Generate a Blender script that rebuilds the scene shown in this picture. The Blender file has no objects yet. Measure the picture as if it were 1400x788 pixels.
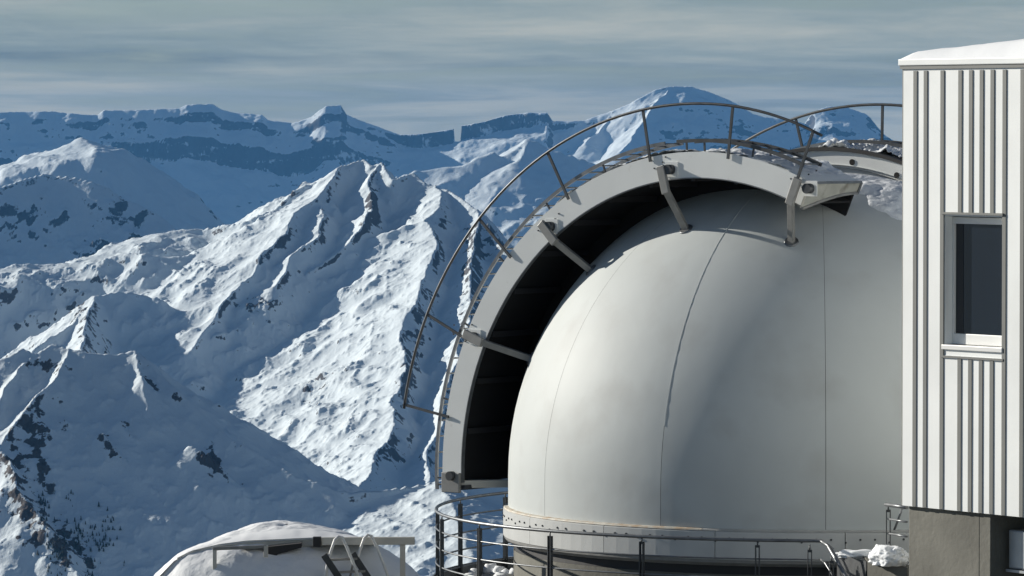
import bpy, bmesh, math, random
import numpy as np
from mathutils import Vector, Matrix, noise as mnoise

R = math.radians
random.seed(7)
scene = bpy.context.scene
COL = scene.collection

# ------------------------------------------------------------------ camera
F_PX = 6806.0                       # focal length in pixels of the 1400 px wide photograph
HORIZON = 172.0
HS = 4.6                            # height of the dome's centre above the terrace
CAM = Vector((-3.95, -64.0, HS + 4.495))
PITCH = math.atan((394 - HORIZON) / F_PX)
cam_d = bpy.data.cameras.new('camera')
cam_d.sensor_width = 36.0
cam_d.lens = 36.0 * F_PX / 1400.0
cam_d.clip_start = 1.0
cam_d.clip_end = 120000.0
cam = bpy.data.objects.new('camera', cam_d)
COL.objects.link(cam)
cam.location = CAM
cam.rotation_euler = (math.pi / 2 - PITCH, 0, 0)
scene.camera = cam
scene.render.resolution_x = 1024
scene.render.resolution_y = 576

# ------------------------------------------------------------------ sun, sky, exposure
SUN_EL = 20.0
SUN_AZ = 30.0                       # degrees beyond the camera's left
to_sun = Vector((-math.cos(R(SUN_AZ)) * math.cos(R(SUN_EL)),
                 math.sin(R(SUN_AZ)) * math.cos(R(SUN_EL)), math.sin(R(SUN_EL))))
sun_d = bpy.data.lights.new('sun', 'SUN')
sun_d.energy = 5.0
sun_d.angle = R(0.53)
sun_d.color = (1.0, 0.945, 0.845)
sun = bpy.data.objects.new('sun', sun_d)
COL.objects.link(sun)
sun.rotation_euler = (-to_sun).to_track_quat('-Z', 'Y').to_euler()
sun.location = (0, 0, 60)

world = bpy.data.worlds.new('World')
scene.world = world
world.use_nodes = True
wn, wl = world.node_tree.nodes, world.node_tree.links
wn.clear()

def N(nodes, typ, **kw):
    n = nodes.new(typ)
    for k, v in kw.items():
        setattr(n, k, v)
    return n

def math_node(nodes, links, op, a, b=None, clamp=False):
    n = nodes.new('ShaderNodeMath'); n.operation = op; n.use_clamp = clamp
    for i, v in enumerate((a, b)):
        if v is None: continue
        if isinstance(v, (int, float)): n.inputs[i].default_value = v
        else: links.new(v, n.inputs[i])
    return n.outputs[0]

def ramp_node(nodes, links, fac, stops):
    n = nodes.new('ShaderNodeValToRGB')
    e = n.color_ramp.elements
    while len(e) < len(stops): e.new(0.5)
    for el, (p, c) in zip(e, stops):
        el.position = p
        el.color = (c, c, c, 1) if isinstance(c, (int, float)) else (*c, 1)
    links.new(fac, n.inputs[0])
    return n.outputs[0]

def mix_col(nodes, links, fac, a, b):
    n = nodes.new('ShaderNodeMix'); n.data_type = 'RGBA'
    for sock, v in ((n.inputs[0], fac), (n.inputs[6], a), (n.inputs[7], b)):
        if isinstance(v, (int, float)): sock.default_value = v
        elif isinstance(v, tuple): sock.default_value = (*v, 1)
        else: links.new(v, sock)
    return n.outputs[2]

sky = N(wn, 'ShaderNodeTexSky', sky_type='NISHITA', sun_disc=False)
sky.sun_elevation = R(SUN_EL)
sky.sun_rotation = math.atan2(to_sun.x, to_sun.y)
sky.altitude = 2800
sky.air_density = 1.0
sky.dust_density = 0.2
sky.ozone_density = 2.2
SKY_STRENGTH = 0.05
tc = N(wn, 'ShaderNodeTexCoord')
sep = N(wn, 'ShaderNodeSeparateXYZ')
wl.new(tc.outputs['Generated'], sep.inputs[0])
zz = math_node(wn, wl, 'MAXIMUM', sep.outputs[2], 0.0)
inv = math_node(wn, wl, 'DIVIDE', 1.0, math_node(wn, wl, 'ADD', zz, 0.034))
pl = N(wn, 'ShaderNodeVectorMath', operation='SCALE')      # direction projected on a cloud deck
wl.new(tc.outputs['Generated'], pl.inputs[0]); wl.new(inv, pl.inputs['Scale'])
def cloud_noise(scale, detail, rough, off, dist=0.0):
    mp = N(wn, 'ShaderNodeMapping')
    mp.inputs['Location'].default_value = off
    mp.inputs['Scale'].default_value = (scale[0], scale[1], 0.0)
    wl.new(pl.outputs[0], mp.inputs['Vector'])
    n = N(wn, 'ShaderNodeTexNoise')
    n.inputs['Scale'].default_value = 1.0
    n.inputs['Detail'].default_value = detail
    n.inputs['Roughness'].default_value = rough
    n.inputs['Distortion'].default_value = dist
    wl.new(mp.outputs[0], n.inputs['Vector'])
    return n.outputs['Fac']
n_big = cloud_noise((0.20, 0.27), 4.0, 0.55, (3.1, 7.7, 0), 0.3)
n_str = cloud_noise((0.62, 0.44), 7.0, 0.58, (11.3, 2.2, 0), 0.4)
n_puff = cloud_noise((2.6, 0.9), 7.0, 0.6, (5.3, 12.2, 0), 0.6)
dens = math_node(wn, wl, 'ADD', math_node(wn, wl, 'MULTIPLY', n_big, 0.45), math_node(wn, wl, 'MULTIPLY', n_str, 0.40))
dens = math_node(wn, wl, 'ADD', dens, math_node(wn, wl, 'MULTIPLY', n_puff, 0.15))
shade = ramp_node(wn, wl, dens, [(0.38, (0.10, 0.16, 0.22)), (0.45, (0.17, 0.235, 0.275)), (0.53, (0.25, 0.31, 0.33)), (0.68, (0.44, 0.455, 0.425))])
glow = math_node(wn, wl, 'MULTIPLY', ramp_node(wn, wl, zz, [(0.0, 0.75), (0.006, 0.6), (0.016, 0.0)]), ramp_node(wn, wl, n_str, [(0.36, 0.1), (0.62, 1.0)]))
shade = mix_col(wn, wl, glow, shade, (0.50, 0.49, 0.42))
cover_h = ramp_node(wn, wl, zz, [(0.0, 0.95), (0.022, 0.86), (0.05, 0.45), (0.2, 0.12), (1.0, 0.03)])
cover = math_node(wn, wl, 'MULTIPLY', ramp_node(wn, wl, n_str, [(0.34, 0.45), (0.48, 1.0)]), cover_h, True)
skyc = N(wn, 'ShaderNodeVectorMath', operation='SCALE')
wl.new(sky.outputs[0], skyc.inputs[0]); skyc.inputs['Scale'].default_value = SKY_STRENGTH
mixed = mix_col(wn, wl, cover, skyc.outputs[0], shade)
bg = N(wn, 'ShaderNodeBackground')
bg.inputs['Strength'].default_value = 1.0
wl.new(mixed, bg.inputs[0])
wo = N(wn, 'ShaderNodeOutputWorld')
wl.new(bg.outputs[0], wo.inputs[0])

vs = scene.view_settings
vs.view_transform = 'Standard'
vs.look = 'None'
vs.exposure = 0.2
vs.gamma = 1.0
vs.use_curve_mapping = False
scene.cycles.max_bounces = 6
scene.cycles.diffuse_bounces = 4
scene.cycles.volume_bounces = 0
scene.cycles.use_denoising = True

# ------------------------------------------------------------------ picture <-> place
FWD = Vector((0, math.cos(PITCH), -math.sin(PITCH)))
UP = Vector((0, math.sin(PITCH), math.cos(PITCH)))
RIGHT = Vector((1, 0, 0))
def ray(px, py):
    return FWD * F_PX + RIGHT * (px - 700.0) + UP * (394.0 - py)
def at(px, py, depth):
    v = ray(px, py)
    return CAM + v * (depth / v.y)

# ------------------------------------------------------------------ materials
MATS = {}
def material(name, color, rough=0.5, metal=0.0, var=0.0, vscale=3.0, bump=0.0, bscale=20.0, spec=0.5,
             stain=None, stain_scale=2.0, stain_lo=0.55, stain_hi=0.75, detail=6.0):
    m = bpy.data.materials.new(name); m.use_nodes = True
    n, l = m.node_tree.nodes, m.node_tree.links
    b = n['Principled BSDF']
    b.inputs['Roughness'].default_value = rough
    b.inputs['Metallic'].default_value = metal
    b.inputs['Specular IOR Level'].default_value = spec
    tcn = N(n, 'ShaderNodeTexCoord')
    geo = N(n, 'ShaderNodeNewGeometry')
    col = tuple(color)
    if var:
        t = N(n, 'ShaderNodeTexNoise'); t.inputs['Scale'].default_value = vscale; t.inputs['Detail'].default_value = detail
        l.new(geo.outputs['Position'], t.inputs['Vector'])
        dark = tuple(c * (1 - var) for c in color); lite = tuple(min(1, c * (1 + var * 0.6)) for c in color)
        col = mix_col(n, l, ramp_node(n, l, t.outputs['Fac'], [(0.3, 0.0), (0.7, 1.0)]), dark, lite)
    if stain:
        t = N(n, 'ShaderNodeTexNoise'); t.inputs['Scale'].default_value = stain_scale; t.inputs['Detail'].default_value = 8
        l.new(geo.outputs['Position'], t.inputs['Vector'])
        col = mix_col(n, l, ramp_node(n, l, t.outputs['Fac'], [(stain_lo, 0.0), (stain_hi, 1.0)]), col, tuple(stain))
    if isinstance(col, tuple): b.inputs['Base Color'].default_value = (*col, 1)
    else: l.new(col, b.inputs['Base Color'])
    if bump:
        t = N(n, 'ShaderNodeTexNoise'); t.inputs['Scale'].default_value = bscale; t.inputs['Detail'].default_value = 5
        l.new(geo.outputs['Position'], t.inputs['Vector'])
        bp = N(n, 'ShaderNodeBump'); bp.inputs['Strength'].default_value = 1.0; bp.inputs['Distance'].default_value = bump
        l.new(t.outputs['Fac'], bp.inputs['Height']); l.new(bp.outputs[0], b.inputs['Normal'])
    MATS[name] = m
    return m

def terrain_material(name, snow, rock_a, rock_b, nscale, bump_d, bscale, thr=0.5):
    m = bpy.data.materials.new(name); m.use_nodes = True
    n, l = m.node_tree.nodes, m.node_tree.links
    b = n['Principled BSDF']
    b.inputs['Roughness'].default_value = 0.75
    b.inputs['Specular IOR Level'].default_value = 0.15
    at_ = N(n, 'ShaderNodeAttribute'); at_.attribute_name = 'rock'
    geo = N(n, 'ShaderNodeNewGeometry')
    t = N(n, 'ShaderNodeTexNoise'); t.inputs['Scale'].default_value = nscale; t.inputs['Detail'].default_value = 8; t.inputs['Roughness'].default_value = 0.65
    l.new(geo.outputs['Position'], t.inputs['Vector'])
    s = math_node(n, l, 'ADD', at_.outputs['Fac'], math_node(n, l, 'MULTIPLY', math_node(n, l, 'SUBTRACT', t.outputs['Fac'], 0.5), 1.3))
    mask = ramp_node(n, l, s, [(thr - 0.05, 0.0), (thr + 0.09, 1.0)])
    t2 = N(n, 'ShaderNodeTexNoise'); t2.inputs['Scale'].default_value = nscale * 2.5; t2.inputs['Detail'].default_value = 6
    l.new(geo.outputs['Position'], t2.inputs['Vector'])
    rock = mix_col(n, l, t2.outputs['Fac'], rock_a, rock_b)
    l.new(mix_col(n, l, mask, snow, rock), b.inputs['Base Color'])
    t3 = N(n, 'ShaderNodeTexNoise'); t3.inputs['Scale'].default_value = bscale; t3.inputs['Detail'].default_value = 6; t3.inputs['Roughness'].default_value = 0.6
    l.new(geo.outputs['Position'], t3.inputs['Vector'])
    bp = N(n, 'ShaderNodeBump'); bp.inputs['Strength'].default_value = 1.0; bp.inputs['Distance'].default_value = bump_d
    l.new(t3.outputs['Fac'], bp.inputs['Height']); l.new(bp.outputs[0], b.inputs['Normal'])
    return m

M_white = material('white_dome_paint', (0.535, 0.565, 0.56), 0.57, var=0.06, vscale=0.9, bump=0.005, bscale=1.8, spec=0.19, stain=(0.46, 0.475, 0.465), stain_scale=1.6, stain_lo=0.52, stain_hi=0.8)
M_skirt = material('white_skirt_paint', (0.54, 0.55, 0.54), 0.4, var=0.08, vscale=2.5, bump=0.002, bscale=8)
M_rust = material('rusty_sealant', (0.55, 0.52, 0.45), 0.7, var=0.2, vscale=9, stain=(0.42, 0.30, 0.19), stain_scale=6.5, stain_lo=0.47, stain_hi=0.66)
M_cheek = material('white_shutter_paint', (0.85, 0.865, 0.845), 0.5, var=0.04, vscale=2.0, spec=0.25, stain=(0.6, 0.58, 0.53), stain_scale=5, stain_lo=0.66, stain_hi=0.85)
M_lining = material('shade_black_lining', (0.004, 0.004, 0.005), 0.85, var=0.3, vscale=3)  # near-black colour stands in for the shade inside the shutter
M_gasket = material('black_rubber', (0.02, 0.02, 0.022), 0.6)
M_zinc = material('galvanised_steel', (0.20, 0.21, 0.22), 0.42, 0.6, var=0.25, vscale=9)
M_dsteel = material('dark_steel', (0.085, 0.09, 0.095), 0.45, 0.6, var=0.3, vscale=6)
M_arm = material('grey_arm_paint', (0.27, 0.27, 0.26), 0.5, 0.2, var=0.15, vscale=8)
M_concrete = material('concrete', (0.175, 0.172, 0.148), 0.85, var=0.34, vscale=1.3, bump=0.006, bscale=14, stain=(0.115, 0.112, 0.096), stain_scale=0.9, stain_lo=0.5, stain_hi=0.72)
M_dirtyend = material('weathered_end_plate', (0.42, 0.42, 0.38), 0.6, var=0.2, vscale=5, stain=(0.2, 0.19, 0.16), stain_scale=4, stain_lo=0.48, stain_hi=0.66)
M_clad = material('white_metal_cladding', (0.89, 0.91, 0.90), 0.42, var=0.06, vscale=1.4, bump=0.0015, bscale=3.0)
M_seam = material('grey_trim_and_rib_shade', (0.17, 0.175, 0.165), 0.5, var=0.08, vscale=3)  # on the ribs this grey stands in for shaded sides and shadows
M_frame = material('white_window_frame', (0.82, 0.82, 0.80), 0.35)
M_glass = material('dark_window_glass', (0.012, 0.017, 0.026), 0.04, spec=0.5)
M_snow = material('snow', (0.86, 0.88, 0.90), 0.7, var=0.03, vscale=2.0, bump=0.03, bscale=5.0, spec=0.2)
M_dirtysnow = material('crusty_snow', (0.72, 0.75, 0.78), 0.6, var=0.15, vscale=4.0, bump=0.03, bscale=9.0, spec=0.3)
M_shadysnow = material('shade_darkened_snow', (0.13, 0.14, 0.15), 0.8, var=0.2, vscale=6, bump=0.02, bscale=9)  # snow colour darkened to imitate shade, unused
M_grease = material('grey_sealant', (0.40, 0.40, 0.385), 0.7, var=0.15, vscale=7)
M_smoothsnow = material('smooth_packed_snow', (0.86, 0.88, 0.90), 0.7, var=0.02, vscale=2.0, bump=0.006, bscale=4.0, spec=0.2)
M_beige = material('cream_dome_paint', (0.62, 0.58, 0.48), 0.55, var=0.12, vscale=1.5)
M_beam = material('pale_grey_beam_paint', (0.58, 0.57, 0.52), 0.5, var=0.12, vscale=3)
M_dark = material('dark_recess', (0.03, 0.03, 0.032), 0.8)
M_duct = material('duct_metal', (0.45, 0.47, 0.48), 0.4, 0.6, var=0.15, vscale=4)
M_needle = material('conifer_needles', (0.025, 0.04, 0.035), 0.8, var=0.3, vscale=0.2)

# ------------------------------------------------------------------ object helpers
def tag(o, label=None, cat=None, group=None, kind=None):
    if label: o['label'] = label
    if cat: o['category'] = cat
    if group: o['group'] = group
    if kind: o['kind'] = kind
    return o
def empty(name, loc, label=None, cat=None, group=None):
    o = bpy.data.objects.new(name, None)
    o.empty_display_size = 0.3
    COL.objects.link(o); o.location = loc
    return tag(o, label, cat, group)

class MB:
    def __init__(self):
        self.v, self.f, self.smooth = [], [], []
    def add(self, verts, faces, smooth=False):
        o = len(self.v)
        self.v += [tuple(p) for p in verts]
        self.f += [tuple(i + o for i in f) for f in faces]
        self.smooth += [smooth] * len(faces)
    def box(self, c, size, axes=None, bevel=0.0):
        c = Vector(c); ax = axes or (Vector((1, 0, 0)), Vector((0, 1, 0)), Vector((0, 0, 1)))
        h = [s / 2 for s in size]
        vs_ = []
        for i in (-1, 1):
            for j in (-1, 1):
                for k in (-1, 1):
                    vs_.append(c + ax[0] * (i * h[0]) + ax[1] * (j * h[1]) + ax[2] * (k * h[2]))
        fs = [(0, 1, 3, 2), (4, 6, 7, 5), (0, 4, 5, 1), (2, 3, 7, 6), (0, 2, 6, 4), (1, 5, 7, 3)]
        self.add(vs_, fs)
    def bar(self, p, q, wdt, hgt, up=Vector((0, 0, 1))):
        p, q = Vector(p), Vector(q)
        a = (q - p); ln = a.length; a.normalize()
        s = a.cross(up)
        if s.length < 1e-4: s = a.cross(Vector((0, 1, 0)))
        s.normalize(); u = s.cross(a)
        self.box((p + q) / 2, (ln, wdt, hgt), (a, s, u))
    def tube(self, pts, r, n=8, closed=False):
        pts = [Vector(p) for p in pts]
        m = len(pts); loops = []
        ref = None
        for i in range(m):
            if closed: t = pts[(i + 1) % m] - pts[i - 1]
            else: t = pts[min(i + 1, m - 1)] - pts[max(i - 1, 0)]
            t.normalize()
            if ref is None:
                ref = t.cross(Vector((0, 0, 1)))
                if ref.length < 1e-3: ref = t.cross(Vector((1, 0, 0)))
            s = ref - t * ref.dot(t); s.normalize(); ref = s
            u = t.cross(s)
            rr = r[i] if isinstance(r, (list, tuple)) else r
            loops.append([pts[i] + (s * math.cos(2 * math.pi * k / n) + u * math.sin(2 * math.pi * k / n)) * rr for k in range(n)])
        self.loft(loops, closed, smooth=True)
    def loft(self, loops, closed=False, cap=True, smooth=False):
        k = len(loops[0]); vs_ = [p for lp in loops for p in lp]; fs = []
        m = len(loops)
        for i in range(m if closed else m - 1):
            a, b = i * k, ((i + 1) % m) * k
            for j in range(k):
                fs.append((a + j, a + (j + 1) % k, b + (j + 1) % k, b + j))
        o = len(self.v)
        self.add(vs_, fs, smooth)
        if cap and not closed:
            self.f.append(tuple(o + j for j in reversed(range(k)))); self.smooth.append(False)
            self.f.append(tuple(o + (m - 1) * k + j for j in range(k))); self.smooth.append(False)
    def build(self, name, mat, parent=None, bevel=0.0):
        me = bpy.data.meshes.new(name)
        vs_ = self.v
        if parent is not None:
            # parts are stored in their thing's coordinates
            base = Vector((0, 0, 0)); p = parent
            while p is not None: base += p.location; p = p.parent
            vs_ = [tuple(Vector(v) - base) for v in self.v]
        me.from_pydata(vs_, [], self.f)
        me.polygons.foreach_set('use_smooth', self.smooth)
        bm = bmesh.new(); bm.from_mesh(me)
        bmesh.ops.recalc_face_normals(bm, faces=bm.faces)
        bm.to_mesh(me); bm.free()
        me.materials.append(mat)
        o = bpy.data.objects.new(name, me)
        COL.objects.link(o)
        o.parent = parent
        if bevel:
            b = o.modifiers.new('bevel', 'BEVEL'); b.width = bevel; b.segments = 2; b.limit_method = 'ANGLE'
        return o

# ------------------------------------------------------------------ noise for terrain
def make_perm(seed):
    rng = np.random.RandomState(seed)
    ang = rng.rand(256, 256) * 2 * np.pi
    return np.cos(ang).astype(np.float32), np.sin(ang).astype(np.float32)
def perlin(x, y, gr):
    gx, gy = gr
    x = np.asarray(x, np.float32); y = np.asarray(y, np.float32)
    xi = np.floor(x).astype(np.int32); yi = np.floor(y).astype(np.int32)
    xf = x - xi.astype(np.float32); yf = y - yi.astype(np.float32)
    u = xf * xf * xf * (xf * (xf * 6 - 15) + 10); v = yf * yf * yf * (yf * (yf * 6 - 15) + 10)
    def g(ix, iy, dx, dy):
        a, b = ix & 255, iy & 255
        return gx[a, b] * dx + gy[a, b] * dy
    n00 = g(xi, yi, xf, yf); n10 = g(xi + 1, yi, xf - 1, yf)
    n01 = g(xi, yi + 1, xf, yf - 1); n11 = g(xi + 1, yi + 1, xf - 1, yf - 1)
    return (n00 * (1 - u) + n10 * u) * (1 - v) + (n01 * (1 - u) + n11 * u) * v
def fbm(x, y, oct_, gr, gain=0.5):
    s = np.zeros_like(x); a = 1.0; f = 1.0
    for i in range(oct_):
        s += a * perlin(x * f + 17.3 * i, y * f - 9.1 * i, gr); a *= gain; f *= 2.03
    return s
def ridged(x, y, oct_, gr, gain=0.5):
    s = np.zeros_like(x); a = 1.0; f = 1.0; w = np.ones_like(x)
    for i in range(oct_):
        n = 1.0 - np.abs(perlin(x * f + 31.7 * i, y * f + 5.3 * i, gr)) * 1.7
        n = np.clip(n, 0, 1) ** 2
        s += a * n * w; w = np.clip(n * 1.6, 0, 1); a *= gain; f *= 2.03
    return s
def blur(z, r):
    for ax in (0, 1):
        for _ in range(2):
            p = np.concatenate([np.repeat(z.take([0], ax), r + 1, ax), z, np.repeat(z.take([-1], ax), r, ax)], ax)
            c = np.cumsum(p, ax)
            n = z.shape[ax]
            z = (c.take(range(2 * r + 1, 2 * r + 1 + n), ax) - c.take(range(0, n), ax)) / (2 * r + 1)
    return z

def ridge_points(pts, d0, py0, k, scale=1.0):
    """(px, py[, extra depth]) -> world points; lower points stand nearer, as on a slope facing the camera."""
    out = []
    for p in pts:
        extra = p[2] if len(p) > 2 else 0.0
        dep = d0 - k * (p[1] - py0) + extra
        out.append(at(p[0], p[1], dep))
    return out

def grid_sheet(name, X, Y, Z, rock, mat):
    ny, nx = X.shape
    me = bpy.data.meshes.new(name)
    co = np.stack([X, Y, Z], -1).reshape(-1, 3).astype(np.float32)
    idx = np.arange(nx * ny).reshape(ny, nx)
    q = np.stack([idx[:-1, :-1], idx[:-1, 1:], idx[1:, 1:], idx[1:, :-1]], -1).reshape(-1, 4)
    me.vertices.add(len(co)); me.vertices.foreach_set('co', co.ravel())
    me.loops.add(q.size); me.loops.foreach_set('vertex_index', q.ravel().astype(np.int32))
    me.polygons.add(len(q))
    me.polygons.foreach_set('loop_start', np.arange(0, q.size, 4, dtype=np.int32))
    me.polygons.foreach_set('use_smooth', np.ones(len(q), dtype=bool))
    me.update(calc_edges=True)
    a = me.attributes.new('rock', 'FLOAT', 'POINT')
    a.data.foreach_set('value', rock.ravel().astype(np.float32))
    me.materials.append(mat)
    o = bpy.data.objects.new(name, me); COL.objects.link(o)
    o['kind'] = 'structure'
    return o

def ridge_field(X, Y, ridges, base):
    """Height = highest of the roofs hung from every ridge segment."""
    Z = np.full_like(X, base)
    Dm = np.full_like(X, 1e9)
    for rd in ridges:
        P = rd['p']; lo, hi, L = rd.get('lo', 0.55), rd.get('hi', 0.95), rd.get('L', 60.0)
        asym = rd.get('asym', 1.0); Df, s2 = rd.get('far', (1e9, 0.0))
        for a, b in zip(P[:-1], P[1:]):
            dx, dy = b.x - a.x, b.y - a.y
            ln2 = dx * dx + dy * dy + 1e-6
            t = np.clip(((X - a.x) * dx + (Y - a.y) * dy) / ln2, 0, 1)
            ex, ey = X - (a.x + t * dx), Y - (a.y + t * dy)
            d = np.sqrt(ex * ex + ey * ey)
            if asym != 1.0:
                right = ex / (d + 1e-6)
                d = d * (1 + (asym - 1) * (0.5 + 0.5 * right))
            z = a.z + t * (b.z - a.z) - (lo * d + (hi - lo) * L * d / (d + L))
            if s2: z = z - s2 * np.maximum(d - Df, 0)
            Z = np.maximum(Z, z)
            Dm = np.minimum(Dm, d)
    return Z, Dm

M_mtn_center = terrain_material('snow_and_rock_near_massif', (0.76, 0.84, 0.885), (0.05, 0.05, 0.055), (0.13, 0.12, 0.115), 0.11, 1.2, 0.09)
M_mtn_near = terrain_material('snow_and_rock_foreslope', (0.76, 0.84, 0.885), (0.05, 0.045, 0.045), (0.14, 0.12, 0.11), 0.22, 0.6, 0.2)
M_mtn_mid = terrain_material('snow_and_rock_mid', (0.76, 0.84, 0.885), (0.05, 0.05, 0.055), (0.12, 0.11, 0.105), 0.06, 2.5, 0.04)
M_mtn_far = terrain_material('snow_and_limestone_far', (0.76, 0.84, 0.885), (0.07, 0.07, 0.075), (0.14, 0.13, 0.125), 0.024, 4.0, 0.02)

def upsample(A, xc, yc, xs, ys):
    def wts(c, v):
        i = np.clip(np.searchsorted(c, v) - 1, 0, len(c) - 2)
        return i, ((v - c[i]) / (c[i + 1] - c[i])).astype(np.float32)
    i, t = wts(xc, xs); j, u = wts(yc, ys)
    A = A[:, i] * (1 - t) + A[:, i + 1] * t
    return A[j] * (1 - u)[:, None] + A[j + 1] * u[:, None]

def make_mountain(name, mat, depth, px_range, y_range, nx, ny, ridges, base, seed, warp, wscale, amp, nscale,
                  blur_r=3, snow_fill=0.75, rock_lo=0.75, rock_gain=1.2, crest_keep=0.25, terr=None, near_k=1.0, bumps=(), spots=()):
    gr = make_perm(seed); gr2 = make_perm(seed + 1); gr3 = make_perm(seed + 2)
    x0 = at(px_range[0], 400, depth).x; x1 = at(px_range[1], 400, depth).x
    y0, y1 = CAM.y + y_range[0], CAM.y + y_range[1]
    st = (x1 - x0) / nx                       # fine in the middle, coarser out to the sides
    side = np.cumsum(st * np.linspace(1.2, 8, 60))
    xs = np.concatenate([x0 - side[::-1], np.linspace(x0, x1, nx), x1 + side]).astype(np.float32)
    ys = np.linspace(y0, y1, ny).astype(np.float32)
    X, Y = np.meshgrid(xs, ys)
    xc = np.unique(np.append(xs[::2], xs[-1])); yc = np.unique(np.append(ys[::2], ys[-1]))
    Xc, Yc = np.meshgrid(xc, yc)
    wx = fbm(Xc / wscale, Yc / wscale, 3, gr, 0.42) * warp
    wy = fbm(Xc / wscale + 50, Yc / wscale + 50, 3, gr2, 0.42) * warp
    Zc, Dc = ridge_field(Xc + wx, Yc + wy, ridges, base)
    Z, D = upsample(Zc, xc, yc, xs, ys), upsample(Dc, xc, yc, xs, ys)
    keep = crest_keep + (1 - crest_keep) * np.clip(D / (nscale * 0.6), 0, 1)
    Z = Z + amp * keep * (ridged(X / nscale, Y / nscale, 6, gr3, 0.55) - 0.75)
    Z = Z + amp * 0.32 * keep * fbm(X / (nscale * 0.35), Y / (nscale * 0.35), 5, gr2, 0.6)
    for (bx, by, bz, br, bh) in bumps:
        r2 = ((X - bx) ** 2 + ((Y - by) * 0.8) ** 2) / br ** 2
        Z = Z + bh * np.exp(-r2) * (1 + 0.6 * fbm(X / (br * 0.4), Y / (br * 0.4), 4, gr))
    if terr is not None: Z = terr(X, Y, Z, gr, gr2)
    Zb = blur(Z, blur_r)
    fill = Zb > Z
    Zs = np.where(fill, Z + (Zb - Z) * snow_fill, Z)
    Zs = Zs + 0
    gx = np.gradient(Zs, xs, axis=1); gy = np.gradient(Zs, ys, axis=0)
    slope = np.sqrt(gx * gx + gy * gy)
    prot = (Z - blur(Z, blur_r * 4)) / (amp * 0.5 + 1e-6)
    rock = (slope - rock_lo) * rock_gain + 0.22 * np.clip(prot, -1, 1)
    rock = rock + 0.25 * fbm(X / (nscale * 1.3), Y / (nscale * 1.3), 3, gr)
    # named outcrops: (px, py, half width, half height, tilt in degrees, strength)
    if spots:
        rock = np.maximum(rock, -0.2)
        dep = (Y - CAM.y); PX = 700 + (X - CAM.x) / dep * F_PX; PY = HORIZON - (Zs - CAM.z) / dep * F_PX
        for (sx, sy, hw, hh, tilt, st_) in spots:
            c_, s_ = math.cos(R(tilt)), math.sin(R(tilt))
            u = ((PX - sx) * c_ + (PY - sy) * s_) / hw; v = (-(PX - sx) * s_ + (PY - sy) * c_) / hh
            g = np.exp(-(u * u + v * v) * 1.2)
            g = g * np.clip(0.8 + 1.5 * fbm(X / (nscale * 0.3), Y / (nscale * 0.3), 4, gr, 0.6), 0, 1.6)
            rock = rock + st_ * g
            Zs = Zs + st_ * g * amp * 0.9 * fbm(X / (nscale * 0.2), Y / (nscale * 0.2), 5, gr3, 0.65)
    return grid_sheet(name, X, Y, Zs, rock, mat)

# ------------------------------------------------------------------ ground, mountains
def sheet(name, x0, x1, y0, y1, nx, ny, zf, mat):
    xs = np.linspace(x0, x1, nx); ys = np.linspace(y0, y1, ny)
    X, Y = np.meshgrid(xs, ys)
    Z, rock = zf(X, Y)
    return grid_sheet(name, X, Y, Z, rock, mat)

gr_g = make_perm(101)
def ground_z(X, Y):
    Z = -1150 + 160 * fbm(X / 5200, Y / 5200, 5, gr_g)
    return Z, 0.75 + 0.5 * fbm(X / 1500, Y / 1500, 4, gr_g)
sheet('ground', -21000, 21000, -3000, 28600, 220, 180, ground_z, M_mtn_far)

def summit_z(X, Y):
    # the summit terrace: flat round the buildings, then steep slopes into the valleys
    d = np.maximum(np.sqrt(((X + 1) / 1.0) ** 2 + ((Y + 6) / 1.25) ** 2) - 16, 0)
    Z = 0.12 * fbm(X / 3, Y / 3, 4, gr_g) - d * 0.75 - 1.2 * np.clip(d / 8, 0, 1) * (1 + fbm(X / 9, Y / 9, 4, gr_g))
    dn = np.maximum(-Y - 24, 0)
    Z = Z - dn * 0.35
    return np.maximum(Z, -1250), 0.95 + 0.5 * fbm(X / 6, Y / 6, 4, gr_g)
M_summit = terrain_material('summit_snow_and_stones', (0.84, 0.86, 0.88), (0.07, 0.065, 0.06), (0.18, 0.16, 0.14), 0.8, 0.05, 2.0)
sheet('summit_terrain', -420, 420, -420, 420, 200, 200, summit_z, M_summit)

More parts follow.
